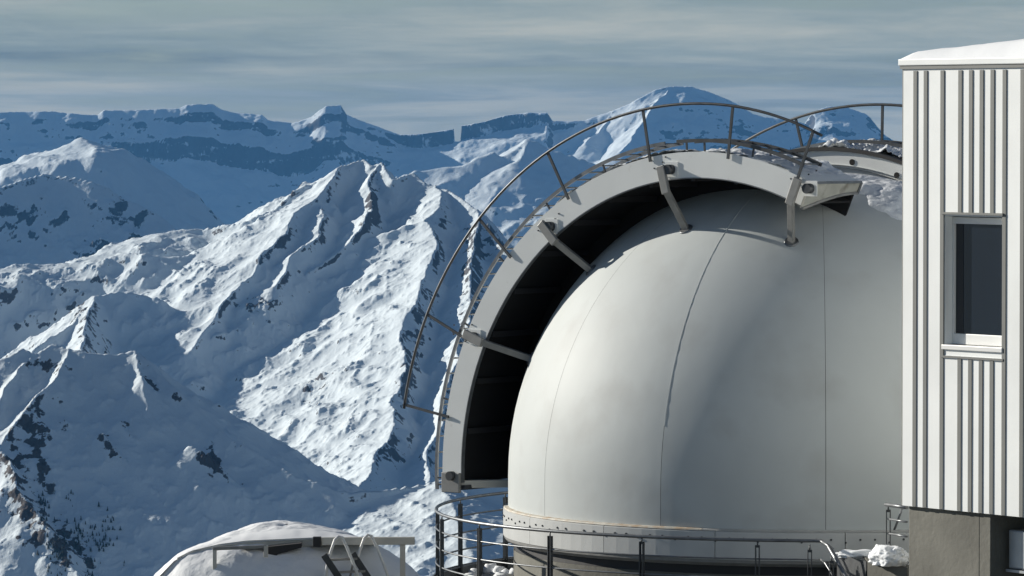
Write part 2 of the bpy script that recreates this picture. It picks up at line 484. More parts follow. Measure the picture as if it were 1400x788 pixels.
# --- the sharp double-peaked massif across the valley
C0, CK = 8000.0, 3.1
def C(pts, **kw):
    return dict(p=ridge_points(pts, C0, 222, CK), **kw)
center_ridges = [
    C([(230, 316, 240), (290, 312, 220), (330, 303, 170), (370, 284, 120), (400, 258, 60), (430, 250, 50), (450, 240, 30), (470, 227)], lo=1.25, hi=1.35, L=70),
    C([(470, 227), (492, 218), (505, 227), (518, 223), (530, 229), (545, 246), (568, 237), (585, 249), (601, 253), (650, 289), (690, 340), (740, 400), (800, 470)], lo=0.9, hi=1.05, L=70),
    C([(-120, 392, 300), (-40, 375, 300), (0, 368, 300), (60, 362, 290), (110, 358, 280), (150, 346, 270), (165, 338, 260), (215, 318, 240), (240, 314, 240)], lo=0.30, hi=0.4, L=30, far=(90, 0.7)),     # gentle sunny shoulder
    C([(470, 227), (437, 262, 0), (402, 300, 15), (366, 343, 45), (330, 385, 100), (298, 432, 150), (262, 480, 210)], lo=0.46, hi=0.62, L=40, asym=2.2),
    C([(430, 268, 20), (440, 295, 20), (430, 325, 25), (402, 352, 50), (376, 388, 90), (345, 425, 170)], lo=0.5, hi=0.8, L=30, asym=2.0),
    C([(518, 223), (510, 262, 0), (500, 300, 5), (478, 330, 30), (452, 348, 60), (420, 374, 100)], lo=0.5, hi=0.95, L=35, asym=2.0),                 # rocky spur
    C([(601, 253), (602, 284, -15), (583, 302, -20), (592, 323, -40), (598, 338, -45), (585, 362, -45), (570, 400, -45), (558, 440, -45), (546, 500, -50), (535, 548, -60), (540, 590, -60), (510, 640, -70), (485, 672, -70), (460, 720, -60)], lo=0.50, hi=0.62, L=50, asym=2.0),
    C([(583, 302, -20), (540, 316, 10), (505, 326, 50), (470, 348, 90), (447, 364, 120), (425, 380, 160)], lo=0.55, hi=0.8, L=40, asym=1.3),
    C([(650, 289), (655, 340, -30), (640, 420, -40), (625, 500, -50), (600, 580, -40), (580, 660, -20)], lo=0.6, hi=1.0, L=50, asym=1.6),
    C([(322, 432, 380), (345, 404, 340), (372, 396, 290), (405, 400, 270)], lo=0.8, hi=1.1, L=25),                                                        # knoll
    C([(455, 470, 185), (440, 505, 185), (432, 530, 190), (412, 565, 235)], lo=0.6, hi=0.9, L=25, asym=1.8),
    C([(462, 606, 75), (446, 620, 85), (420, 640, 125)], lo=0.65, hi=1.0, L=25, asym=1.6),
    C([(40, 480, 150), (100, 440, 150), (128, 405, 140), (165, 398, 130), (215, 408, 150), (248, 425, 200), (268, 445, 260)], lo=0.75, hi=1.1, L=40),     # shaded hump on the left
    C([(165, 345, 230), (200, 348, 200), (240, 352, 200), (280, 348, 210)], lo=0.7, hi=0.9, L=30),
    C([(128, 405, 140), (112, 450, 110), (120, 490, 90)], lo=0.7, hi=1.0, L=25, asym=1.5),
]
cb = []
rb = random.Random(4)
for i in range(42):       # moraine knolls on the sunny slope
    px = rb.uniform(255, 500); py = rb.uniform(395, 640)
    p = at(px, py, C0 - CK * (py - 222) + 1.58 * (575 - px))
    r = rb.uniform(6, 17)
    cb.append((p.x, p.y, p.z, r, r * rb.uniform(0.22, 0.48)))
for i in range(26):
    px = rb.uniform(0, 220); py = rb.uniform(345, 400)
    p = at(px, py, C0 - CK * (py - 222) + 260)
    r = rb.uniform(5, 13)
    cb.append((p.x, p.y, p.z, r, r * rb.uniform(0.35, 0.7)))
center_spots = [(385, 335, 60, 12, -42, 0.7), (510, 270, 12, 45, 10, 0.8), (440, 310, 10, 40, 12, 0.5), (345, 415, 40, 14, -15, 0.9), (415, 370, 40, 8, -30, 0.5),
                (425, 535, 28, 24, -30, 0.7), (640, 400, 35, 90, 15, 0.45), (560, 480, 22, 80, 14, 0.6), (545, 610, 40, 45, 10, 0.5), (610, 300, 22, 40, -20, 0.5), (660, 330, 30, 60, 0, 0.4),
                (110, 430, 30, 40, 0, 0.55), (60, 385, 60, 14, -10, 0.35), (390, 470, 70, 40, -30, 0.22), (440, 625, 40, 25, -20, 0.4), (400, 265, 40, 8, -35, 0.5)]
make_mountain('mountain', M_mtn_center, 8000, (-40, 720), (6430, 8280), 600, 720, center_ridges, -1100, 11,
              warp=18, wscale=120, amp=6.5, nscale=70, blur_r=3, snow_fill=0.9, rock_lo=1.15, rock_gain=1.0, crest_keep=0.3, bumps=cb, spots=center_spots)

# --- shaded slope in the foreground left with its sunny shoulder
N0, NK = 4300.0, 0.85
def NR(pts, **kw):
    return dict(p=ridge_points(pts, N0, 480, NK), **kw)
near_ridges = [
    NR([(-120, 540), (-50, 505), (0, 490), (25, 476), (45, 484), (75, 470), (100, 477), (130, 482), (155, 484), (180, 478), (200, 492), (215, 508), (260, 545), (300, 588), (350, 620), (400, 646), (450, 667)], lo=0.6, hi=0.85, L=30),
    NR([(450, 667), (480, 672), (520, 671), (560, 664), (600, 657), (660, 640), (760, 610)], lo=1.2, hi=1.3, L=30),
    NR([(100, 477), (92, 495, -8), (70, 522, -14), (45, 545, -18), (18, 580, -18), (0, 612, -16), (-20, 650, -10)], lo=0.65, hi=1.1, L=14),
    NR([(180, 478), (195, 520, -10), (205, 560, -10)], lo=0.65, hi=1.0, L=12),
    NR([(45, 484), (20, 505, -8), (0, 545, -12), (-30, 600, -8)], lo=0.7, hi=1.1, L=14),
    NR([(262, 608, -16), (285, 622, -16), (310, 650, -12)], lo=0.7, hi=1.3, L=10),
    NR([(-10, 600, -20), (20, 640, -28), (40, 690, -34), (80, 735, -34), (110, 790, -30), (140, 860, -20)], lo=0.7, hi=1.1, L=18),
    NR([(165, 574, -12), (185, 600, -10)], lo=0.7, hi=1.2, L=8),
    NR([(140, 590, -12), (160, 618, -12), (175, 640, -8)], lo=0.7, hi=1.2, L=8),
    NR([(600, 657), (618, 690, -40), (636, 740, -95), (655, 800, -160), (675, 880, -240)], lo=0.30, hi=0.42, L=15),
]
near_spots = [(48, 590, 20, 48, -14, 1.30), (60, 650, 12, 40, -20, 0.91), (85, 575, 10, 26, -10, 0.78), (150, 610, 10, 30, -35, 1.04), (175, 585, 8, 14, -30, 0.91), (288, 632, 16, 30, -35, 1.30), (205, 520, 14, 34, -20, 0.78),
              (30, 690, 34, 60, -25, 0.85), (80, 745, 40, 40, -30, 0.98), (115, 765, 20, 30, -20, 0.65), (60, 500, 45, 16, 10, 0.78), (240, 545, 30, 12, 42, 0.45), (320, 610, 40, 10, 38, 0.45), (20, 620, 14, 40, -10, 0.91), (330, 665, 20, 12, 30, 0.39)]
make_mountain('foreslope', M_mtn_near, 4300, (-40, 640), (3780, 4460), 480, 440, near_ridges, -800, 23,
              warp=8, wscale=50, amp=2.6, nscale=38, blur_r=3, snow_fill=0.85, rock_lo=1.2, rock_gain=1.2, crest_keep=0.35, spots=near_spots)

# --- rounded shaded mountain on the left, and the sunlit snow peak behind it
D1 = 12500.0
m2 = [dict(p=ridge_points([(-90, 285), (-20, 262), (20, 250), (60, 238), (100, 241), (150, 256), (190, 284), (215, 305), (240, 325), (280, 360)], D1, 240, 2.4), lo=0.85, hi=1.1, L=90)]
make_mountain('shaded_mountain', M_mtn_mid, D1, (-60, 330), (11800, 12900), 300, 320, m2, -1100, 31,
              warp=45, wscale=230, amp=15, nscale=170, blur_r=2, snow_fill=0.7, rock_lo=1.05, rock_gain=1.0, spots=[(40, 290, 40, 30, 0, 0.5), (180, 300, 50, 30, 35, 0.7), (120, 330, 40, 25, 0, 0.4)])
D2 = 16500.0
m1 = [dict(p=ridge_points([(-90, 300), (-30, 268), (0, 250), (30, 231), (60, 210), (90, 197), (112, 189)], D2, 190, 1.5), lo=0.30, hi=0.36, L=120, far=(160, 0.5)),
      dict(p=ridge_points([(112, 189), (122, 208), (150, 232), (190, 256), (260, 290), (330, 320)], D2, 190, 1.5), lo=0.75, hi=0.9, L=120),
      dict(p=ridge_points([(112, 189), (112, 215, -60), (100, 245, -80), (80, 280, -60)], D2, 190, 3.0), lo=0.4, hi=0.6, L=80, asym=2)]
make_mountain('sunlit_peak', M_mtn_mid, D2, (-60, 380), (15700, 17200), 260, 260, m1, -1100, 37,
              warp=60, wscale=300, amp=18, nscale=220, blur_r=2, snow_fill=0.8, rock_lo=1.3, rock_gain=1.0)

# --- broken slopes between the massif and the far wall
D3 = 19000.0
m3 = [dict(p=ridge_points([(480, 270), (540, 240), (575, 230), (600, 226), (640, 226), (672, 208), (690, 222), (700, 203), (716, 188), (735, 193), (760, 205), (830, 225), (930, 240), (1060, 235), (1200, 240), (1400, 250)], D3, 200, 3.4), lo=0.72, hi=0.9, L=150),
      dict(p=ridge_points([(716, 188), (712, 215, -60), (722, 250, -30)], D3, 200, 3.4), lo=0.6, hi=0.9, L=60)]
make_mountain('broken_ridge', M_mtn_mid, D3, (430, 1420), (17900, 20000), 420, 220, m3, -1100, 41,
              warp=70, wscale=340, amp=20, nscale=250, blur_r=2, snow_fill=0.75, rock_lo=1.15, rock_gain=1.0)

# --- the far wall of limestone cliffs with its notch and two pyramids
D4 = 27000.0
crest4 = [(-120, 155), (-20, 155), (10, 153), (70, 152), (118, 157), (133, 157), (142, 151), (200, 150), (245, 148), (256, 143), (290, 142), (303, 150), (320, 154), (358, 157), (366, 164), (400, 168), (424, 161), (438, 150), (446, 145), (466, 144),
          (474, 157), (505, 169), (545, 184), (575, 183), (619, 177)]
crest4b = [(631, 172), (655, 168), (690, 158), (720, 154), (748, 154)]
crest4c = [(756, 166), (800, 165), (830, 156), (880, 131), (908, 119), (925, 117), (945, 117), (968, 125), (1000, 139), (1030, 156), (1060, 161), (1100, 170), (1113, 153), (1130, 147), (1160, 147), (1185, 156), (1210, 184), (1240, 200), (1300, 195), (1480, 190)]
notch = [(619, 193), (625, 194), (631, 193)]
x_pts, z_pts = [], []
for c_ in (crest4, crest4b, crest4c):
    for p in c_:
        w_ = at(p[0], p[1], D4); x_pts.append(w_.x); z_pts.append(w_.z)
px_m = D4 / F_PX
def cliff_field():
    nx, ny = 980, 260
    xs = np.linspace(at(-60, 0, D4).x, at(1440, 0, D4).x, nx)
    t = np.linspace(0, 1, ny)
    ys = CAM.y + D4 + 260 - 1500 * t[::-1] ** 1.0
    ys = np.sort(ys)
    X, Y = np.meshgrid(xs, ys)
    ga, gb, gc = make_perm(51), make_perm(52), make_perm(53)
    zc = np.interp(X, x_pts, z_pts)
    zc_s = np.interp(X, np.linspace(xs[0], xs[-1], 90), np.interp(np.linspace(xs[0], xs[-1], 90), x_pts, z_pts))
    d = (CAM.y + D4) - Y
    d = d + 60 * fbm(X / 420, Y / 420, 5, ga, 0.5) + 12 * fbm(X / 90, Y / 90, 4, gb)
    pyr = np.interp(X, [at(p, 0, D4).x for p in (780, 830, 1040, 1070, 1100, 1220)], [0, 1, 1, 0.3, 1, 1])
    # front profile: snow cap, upper cliff, snow ledge, main cliff, snow apron
    PXc = 700 + (X - CAM.x) / D4 * F_PX
    v1 = np.interp(PXc, [-60, 130, 200, 255, 365, 390, 425, 520, 560], [0.3, 0.4, 0.5, 1.0, 1.0, 0.4, 0.8, 0.8, 0.6]) + 0.7 * fbm(X / 500, Y * 0 + 3.3, 4, gc)
    v2 = np.interp(PXc, [-60, 120, 160, 490, 540, 780], [0.15, 0.3, 1.0, 1.0, 0.5, 0.3]) + 0.6 * fbm(X / 600, Y * 0 + 9.3, 4, gc)
    v1, v2 = np.clip(v1, 0, 1), np.clip(v2, 0, 1)
    wall = np.exp(-((X - at(690, 0, D4).x) / (75 * px_m)) ** 2) + np.exp(-((X - at(590, 0, D4).x) / (45 * px_m)) ** 2)
    base_prof = lambda q, segs: np.interp(q, segs[0], segs[1])
    dp = np.maximum(d, 0)
    cap = 46 * np.clip(dp / 60, 0, 1)
    upper = 56 * np.clip((dp - 60) / 22, 0, 1) * v1
    ledge = 72 * np.clip((dp - 85) / 110, 0, 1)
    main = 125 * np.clip((dp - 195) / 40, 0, 1) * v2
    apron = 0.72 * np.maximum(dp - 235, 0) + (1 - v1) * 56 * np.clip((dp - 60) / 130, 0, 1) + (1 - v2) * 125 * np.clip((dp - 195) / 240, 0, 1)
    prof = cap + upper + ledge + main + apron
    wl_prof = 4 * np.clip(dp / 15, 0, 1) + 75 * np.clip((dp - 15) / 16, 0, 1) + 0.45 * np.maximum(dp - 31, 0)
    pyr_prof = 0.72 * dp + 18 * (np.sin(dp * 0.62 / 18 + 2 * fbm(X / 300, Y / 300, 3, ga)) * 0.5)
    wall = np.clip(wall * 1.3, 0, 1) * (1 - pyr)
    prof = prof * (1 - wall) * (1 - pyr) + wl_prof * wall + pyr_prof * pyr
    back = np.maximum(-d, 0)
    Z = zc * np.exp(-dp / 500) + zc_s * (1 - np.exp(-dp / 500)) - prof - back * 0.9
    Z = Z + 11 * np.clip(dp / 80, 0, 1) * (ridged(X / 300, Y / 300, 5, gb) - 0.75) + 1.6 * fbm(X / 45, Y / 45, 4, ga, 0.6)
    # the pyramid's sunny left flank: a rib running towards the camera
    for (pa, pb, hi_) in (((912, 119), (850, 205), 1.0), ((838, 156), (805, 195), 1.0)):
        a = at(pa[0], pa[1], D4); b = at(pb[0], pb[1], D4 - (pb[1] - pa[1]) * px_m / 0.6)
        Zr, _ = ridge_field(X + 40 * fbm(X / 200, Y / 200, 3, gc), Y, [dict(p=[a, b], lo=0.55, hi=0.75, L=80)], -1e4)
        Z = np.maximum(Z, Zr + 10 * fbm(X / 120, Y / 120, 4, gb))
    zn = at(625, 194, D4).z
    wob = 1.6 * px_m * fbm(X / 30, Y / 30 + Z * 0.02, 3, ga)
    inn = (X + wob > at(620.5, 0, D4).x) & (X + wob < at(630.5, 0, D4).x) & (d < 45)
    Z = np.where(inn, np.minimum(Z, zn + 4 * fbm(X / 20, Y / 20, 3, gb)), Z)
    gx = np.gradient(Z, xs, axis=1); gy = np.gradient(Z, ys, axis=0)
    slope = np.sqrt(gx * gx + gy * gy)
    rock = np.clip((slope - 0.95) * 1.1, -0.5, 0.75) + 0.55 * fbm(X / 260, Z / 24, 5, gc, 0.6)
    return X, Y, Z, np.clip(rock + pyr * np.interp(PXc, [880, 925], [-0.1, 0.16]), -1, 1.2)
grid_sheet('far_mountains', *cliff_field(), M_mtn_far)

# --- small conifers on the rocky spur of the foreslope
def conifers():
    mb = MB(); rr = random.Random(5)
    deps = bpy.context.evaluated_depsgraph_get()
    deps.update()
    ob = bpy.data.objects['foreslope']
    clumps = [(rr.gauss(95, 28), rr.gauss(745, 32), rr.uniform(3, 9)) for _ in range(26)]
    for i in range(230):
        c_ = clumps[int(rr.random() ** 1.5 * len(clumps))]
        px = rr.gauss(c_[0], c_[2]); py = rr.gauss(c_[1], c_[2] * 1.4)
        if py < 660 or px < -10 or px > 170 or py > 820: continue
        v = ray(px, py).normalized()
        ok, loc, nor, fi = ob.ray_cast(CAM, v, depsgraph=deps)
        if not ok: continue
        h = rr.uniform(1.8, 5.0); r0 = h * rr.uniform(0.2, 0.3)
        for k in range(3):
            zb = h * (0.08 + 0.27 * k); zt = min(h, zb + h * 0.48); rad = r0 * (1 - 0.27 * k)
            n = 6; a0 = rr.random() * 3
            vs_ = [loc + Vector((math.cos(a0 + 2 * math.pi * j / n) * rad * rr.uniform(0.7, 1.2), math.sin(a0 + 2 * math.pi * j / n) * rad * rr.uniform(0.7, 1.2), zb)) for j in range(n)]
            vs_.append(loc + Vector((0, 0, zt)))
            mb.add(vs_, [(j, (j + 1) % n, n) for j in range(n)] + [tuple(reversed(range(n)))])
        mb.tube([loc + Vector((0, 0, -0.5)), loc + Vector((0, 0, h * 0.2))], 0.12, 5)
    o = mb.build('conifer_forest', M_needle)
    tag(o, 'dark scattered conifers on the rocky snow spur at the foot of the slope', 'trees', kind='stuff')
conifers()

# --- the air between here and the far wall
hz = MB(); hz.box((0, 12650, -550), (44000, 32700, 1500))
haze = hz.build('haze', M_dark)
tag(haze, 'thin blue mountain haze filling the valleys', 'haze', kind='stuff')
hm = bpy.data.materials.new('thin_air'); hm.use_nodes = True
hm.node_tree.nodes.clear()
pv = hm.node_tree.nodes.new('ShaderNodeVolumePrincipled')
pv.inputs['Color'].default_value = (0.14, 0.47, 1.0, 1)
pv.inputs['Density'].default_value = 1.7e-5
pv.inputs['Anisotropy'].default_value = 0.0
ho = hm.node_tree.nodes.new('ShaderNodeOutputMaterial')
hm.node_tree.links.new(pv.outputs[0], ho.inputs['Volume'])
haze.data.materials[0] = hm

# ================================================================== the big dome
TH = R(39.3)
Wv = Vector((math.sin(TH), math.cos(TH), 0))       # along the slit's width, away from the camera
Dv = Vector((-math.cos(TH), math.sin(TH), 0))      # the way the slit looks
Zv = Vector((0, 0, 1))
DC = Vector((0, 0, HS))                            # centre of the dome's sphere
RD = 4.0
def S(r, phi, a, c=DC):
    """Point at radius r and angle phi (degrees, 0 = front, 90 = top) in the plane a metres camera-side of the slit's middle."""
    return c + Dv * (r * math.cos(R(phi))) + Zv * (r * math.sin(R(phi))) - Wv * a
def cyl(r, ang, z, c=DC):
    return Vector((c.x + r * math.cos(R(ang)), c.y + r * math.sin(R(ang)), c.z + z))
def frange(a, b, n):
    return [a + (b - a) * i / (n - 1) for i in range(n)]

dome = empty('observatory_dome', (0, 0, HS - 0.78), 'large white observatory dome with its tall arched shutter slid open', 'dome')

A_FAR, A_NEAR, PHI_END, Z_LOW = -0.12, 1.48, 110.0, 0.15
def shell(name, r, ang0, ang1, na, mat, parent, thick, zlow=-0.40, nz=2):
    bm = bmesh.new()
    rows = [(r, zlow)] + [(r * math.cos(R(e)), r * math.sin(R(e))) for e in frange(0, 89.2, 30)]
    grid = []
    for (rr, z) in rows:
        grid.append([bm.verts.new(cyl(rr, a, z)) for a in frange(ang0, ang1, na)])
    for i in range(len(rows) - 1):
        for j in range(na - 1):
            f = bm.faces.new((grid[i][j], grid[i][j + 1], grid[i + 1][j + 1], grid[i + 1][j])); f.smooth = True
    def cut(co, no):
        bmesh.ops.bisect_plane(bm, geom=bm.verts[:] + bm.edges[:] + bm.faces[:], plane_co=co, plane_no=no, dist=1e-5)
    cut(DC - Wv * A_FAR, Wv); cut(DC - Wv * A_NEAR, Wv)
    cut(DC + Zv * Z_LOW, Zv)
    pe = Dv * math.cos(R(PHI_END)) + Zv * math.sin(R(PHI_END))
    cut(DC, pe.cross(Wv))
    kill = []
    for f in bm.faces:
        q = f.calc_center_median() - DC
        a = -q.dot(Wv); phi = math.degrees(math.atan2(q.z, q.dot(Dv)))
        if A_FAR < a < A_NEAR and q.z > Z_LOW and phi < PHI_END: kill.append(f)
    bmesh.ops.delete(bm, geom=kill, context='FACES')
    base = parent.location
    for v in bm.verts: v.co -= base
    me = bpy.data.meshes.new(name); bm.to_mesh(me); bm.free()
    me.materials.append(mat)
    o = bpy.data.objects.new(name, me); COL.objects.link(o); o.parent = parent
    if thick:
        s = o.modifiers.new('thickness', 'SOLIDIFY'); s.thickness = thick; s.offset = -1
    return o
SEAM0 = -92.3
for k in range(12):
    a0 = SEAM0 - 30 * k
    gap = 0.04
    shell('dome_panel', RD, a0 - 30 + gap, a0 - gap, 21, M_white, dome, 0)
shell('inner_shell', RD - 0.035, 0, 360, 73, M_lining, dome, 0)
# raised joint strip on the most weathered seam, with a rag of snow
for (ang, e0, e1, wd) in ((SEAM0 - 30, 12, 66, 0.010),):
    mb = MB()
    pts = [cyl((RD + 0.003) * math.cos(R(e)), ang, (RD + 0.003) * math.sin(R(e))) for e in frange(e0, e1, 24)]
    tang = Vector((-math.sin(R(ang)), math.cos(R(ang)), 0))
    loops = []
    for p in pts:
        n_ = (p - DC).normalized()
        loops.append([p - tang * wd - n_ * 0.01, p - tang * wd * 0.6 + n_ * 0.001, p + tang * wd * 0.6 + n_ * 0.001, p + tang * wd - n_ * 0.01])
    mb.loft(loops)
    mb.build('joint_strip', M_white, dome)

# skirt below the joint, with bolts and rusty sealant
for k in range(16):
    a1 = -89.0 - 22.5 * k; a0 = a1 - 22.5
    mb = MB(); loops = []
    for a in frange(a0 + 0.06, a1 - 0.06, 9):
        loops.append([cyl(4.035, a, -0.405), cyl(4.065, a, -0.43), cyl(4.065, a, -0.76), cyl(4.035, a, -0.76)])
    mb.loft(loops, smooth=False)
    mb.build('skirt_panel', M_skirt, dome)
for (a0, a1, mt) in ((182, 246, M_rust), (246.1, 541.9, M_grease)):
    mb = MB()
    mb.loft([[cyl(3.99, a, -0.386), cyl(4.05, a, -0.396), cyl(4.06, a, -0.412), cyl(3.99, a, -0.412)] for a in frange(a0, a1, 100)])
    o = mb.build('sealant_bead', mt, dome)
    if mt is M_rust: o['label'] = 'rust stained sealant bead'
mb = MB()
for k in range(144):
    a = k * 2.5 + 1.1; z = -0.50 - 0.035 * ((k * 7) % 3 == 0)
    p = cyl(4.066, a, z); n_ = Vector((math.cos(R(a)), math.sin(R(a)), 0))
    mb.tube([p - n_ * 0.004, p + n_ * 0.01], [0.015, 0.012], 6)
tag(mb.build('bolt_row', M_dsteel, dome), kind='stuff')
mb = MB()
mb.loft([[cyl(3.90, a, -0.762), cyl(4.055, a, -0.762), cyl(4.05, a, -0.80), cyl(4.0, a, -0.84), cyl(3.90, a, -0.84)] for a in frange(0, 357, 120)], closed=True)
mb.build('lower_ring', M_arm, dome)
mb = MB()
mb.loft([[cyl(3.82, a, -0.842), cyl(3.92, a, -0.842), cyl(3.92, a, -0.95), cyl(3.82, a, -0.95)] for a in frange(0, 357, 120)], closed=True)
mb.build('rubber_seal', M_gasket, dome)

# ---- shutters: curved box sections that ride on swinging arms
RO, RI = 4.17, 3.85
PH0, PH1 = -2.0, 114.0
def shutter(a_near, a_far, cheek_name, parent_label, near):
    sh = empty('shutter', (0, 0, 0)); sh.parent = dome; sh.location = Vector((0, 0, 0.78))
    sh['label'] = parent_label
    ph = frange(PH0, PH1, 70)
    def arc(name, r0, r1, a0, a1, mat, p=ph, sm=False):
        m_ = MB()
        m_.loft([[S(r0, f, a0), S(r1, f, a0), S(r1, f, a1), S(r0, f, a1)] for f in p], smooth=sm)
        return m_.build(name, mat, sh)
    arc('side_panel', RI, RO, a_near, a_near - 0.03, M_cheek)
    arc('outer_skin', RO - 0.03, RO + 0.004, a_near - 0.032, a_far, M_cheek)
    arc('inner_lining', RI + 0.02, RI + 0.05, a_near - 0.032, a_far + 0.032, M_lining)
    arc('far_side_panel', 3.66 if near else RI + 0.052, RO - 0.032, a_far + 0.03, a_far + 0.0, M_lining if near else M_cheek)  # near one runs inward, its black painting in the gap's shade
    if near:
        arc('edge_lip', RI - 0.012, RI - 0.001, a_near + 0.012, a_near - 0.05, M_zinc)
    else:
        arc('edge_gasket', RO + 0.005, RO + 0.05, a_near + 0.03, a_near - 0.06, M_gasket)
    # top end plate with its arched lower rim
    m_ = MB()
    n = 11
    w_ = a_near - a_far
    f = PH1 + 0.06
    top = [S(RO, f, a_near - w_ * i / (n - 1)) for i in range(n)]
    bot = [S(RI - 0.03 + (0.20 * math.sin(math.pi / 2 * i / (n - 1))), f, a_near - w_ * i / (n - 1)) for i in range(n)]
    off = (S(1, PH1 + 90, 0) - DC) * 0.03
    vs_ = top + bot + [p + off for p in top] + [p + off for p in bot]
    fs = []
    for i in range(n - 1):
        fs += [(i, i + 1, n + i + 1, n + i), (2 * n + i, 3 * n + i, 3 * n + i + 1, 2 * n + i + 1), (i, 2 * n + i, 2 * n + i + 1, i + 1), (n + i, n + i + 1, 3 * n + i + 1, 3 * n + i)]
    fs += [(0, n, 3 * n, 2 * n), (n - 1, 3 * n - 1, 4 * n - 1, 2 * n - 1)]
    m_.add(vs_, fs)
    m_.build('end_plate', M_dirtyend, sh)
    m_ = MB()
    m_.tube([p + off for p in bot], 0.022, 6)
    m_.build('end_rim', M_arm, sh)
    m_ = MB()
    m_.bar(top[0] + off * 1.0 + Zv * 0.0, top[-1] + off, 0.03, 0.03)
    m_.bar(top[-1] + off, bot[-1] + off, 0.035, 0.035)
    m_.build('end_frame', M_zinc, sh)
    # bottom closing plate
    m_ = MB()
    f = PH0 - 0.5
    a0, a1 = a_near - 0.01, a_far
    m_.add([S(RI - 0.05, f, a0), S(RO, f, a0), S(RO, f, a1), S(RI - 0.05, f, a1), S(RI - 0.05, f - 0.9, a0), S(RO, f - 0.9, a0), S(RO, f - 0.9, a1), S(RI - 0.05, f - 0.9, a1)],
           [(0, 1, 2, 3), (7, 6, 5, 4), (0, 4, 5, 1), (1, 5, 6, 2), (2, 6, 7, 3), (3, 7, 4, 0)])
    m_.build('bottom_plate', M_dsteel, sh)
    return sh
A1 = 2.57
sh_near = shutter(A1, A1 - 1.06, 'side_panel', 'white arched shutter slid clear of the dome on grey arms', True)
A2 = -0.15
sh_far = shutter(A2, A2 - 1.12, 'side_panel', 'white arched shutter lying closed against the dome, black rubber edge', False)
# lightening holes in the far shutter's side
for (px, py) in ((1165, 222), (1226, 240)):
    v = ray(px, py); q0 = DC - Wv * (A2 + 0.002)
    t = (q0 - CAM).dot(Wv) / v.dot(Wv); p = CAM + v * t
    mb = MB(); mb.tube([p - Wv * 0.006, p + Wv * 0.004], 0.04, 14)
    mb.build('side_hole', M_lining, sh_far)
# rivets beside each arm bracket
def plane_hit(px, py, a):
    v = ray(px, py); q0 = DC - Wv * a
    t = (q0 - CAM).dot(Wv) / v.dot(Wv)
    return CAM + v * t
def sphere_hit(px, py, r=RD):
    v = ray(px, py).normalized(); oc = CAM - DC
    b = oc.dot(v); c = oc.dot(oc) - r * r; disc = b * b - c
    if disc < 0:
        p = CAM + v * (-b); return DC + (p - DC).normalized() * r
    return CAM + v * (-b - math.sqrt(disc))

# ---- ladders and handrails riding on the shutters
def ladder(a0, a1, segs, r, label):
    for (p0, p1, flat) in segs:
        ld = empty('shutter_ladder', (0, 0, 0)); ld.parent = dome; ld.location = Vector((0, 0, 0.78))
        n = max(8, int((p1 - p0) / 1.5))
        for a in (a0, a1):
            m_ = MB()
            m_.loft([[S(r - 0.022, f, a - 0.012), S(r + 0.022, f, a - 0.012), S(r + 0.022, f, a + 0.012), S(r - 0.022, f, a + 0.012)] for f in frange(p0, p1, n)], smooth=False)
            m_.build('ladder_rail', M_zinc if not flat else M_dsteel, ld)
        f = p0 + 0.8
        while f < p1 - 0.4:
            m_ = MB(); m_.tube([S(r, f, a0), S(r, f, a1)], 0.012, 6)
            m_.build('rung', M_zinc, ld)
            f += 2.8
        f = p0 + 2
        while f < p1:
            for a in (a0, a1):
                m_ = MB(); m_.bar(S(RO - 0.01, f, a), S(r, f, a), 0.02, 0.02, Wv)
                m_.build('standoff', M_dsteel, ld)
            f += 14
ladder(A1 - 0.05, A1 - 0.42, ((-3.2, 82.5, False), (85.0, 111.5, True)), RO + 0.14, '')
ladder(A2 - 1.06, A2 - 0.70, ((60, 84, False), (86.5, 112, True)), RO + 0.12, '')
def handrail(a, p0, p1, posts, r):
    hr = empty('handrail', (0, 0, 0)); hr.parent = dome; hr.location = Vector((0, 0, 0.78))
    m_ = MB(); m_.tube([S(r + 0.11 * max(0, math.cos(R(f))) ** 2, f, a) for f in frange(p0, p1, 60)], 0.018, 8)
    m_.build('top_rail', M_dsteel, hr)
    for f in posts:
        m_ = MB(); m_.bar(S(RO - 0.06, f, a + 0.0), S(r + 0.11 * max(0, math.cos(R(f))) ** 2, f, a), 0.034, 0.02, Wv)
        m_.build('post', M_dsteel, hr)
handrail(A1 + 0.02, 9.4, 113.5, (10.0, 24.8, 43.0, 60.0, 79.6, 96.6, 111.8), 4.77)
handrail(A2 - 1.14, 30, 116, (42, 58, 74, 91, 107), 4.77)

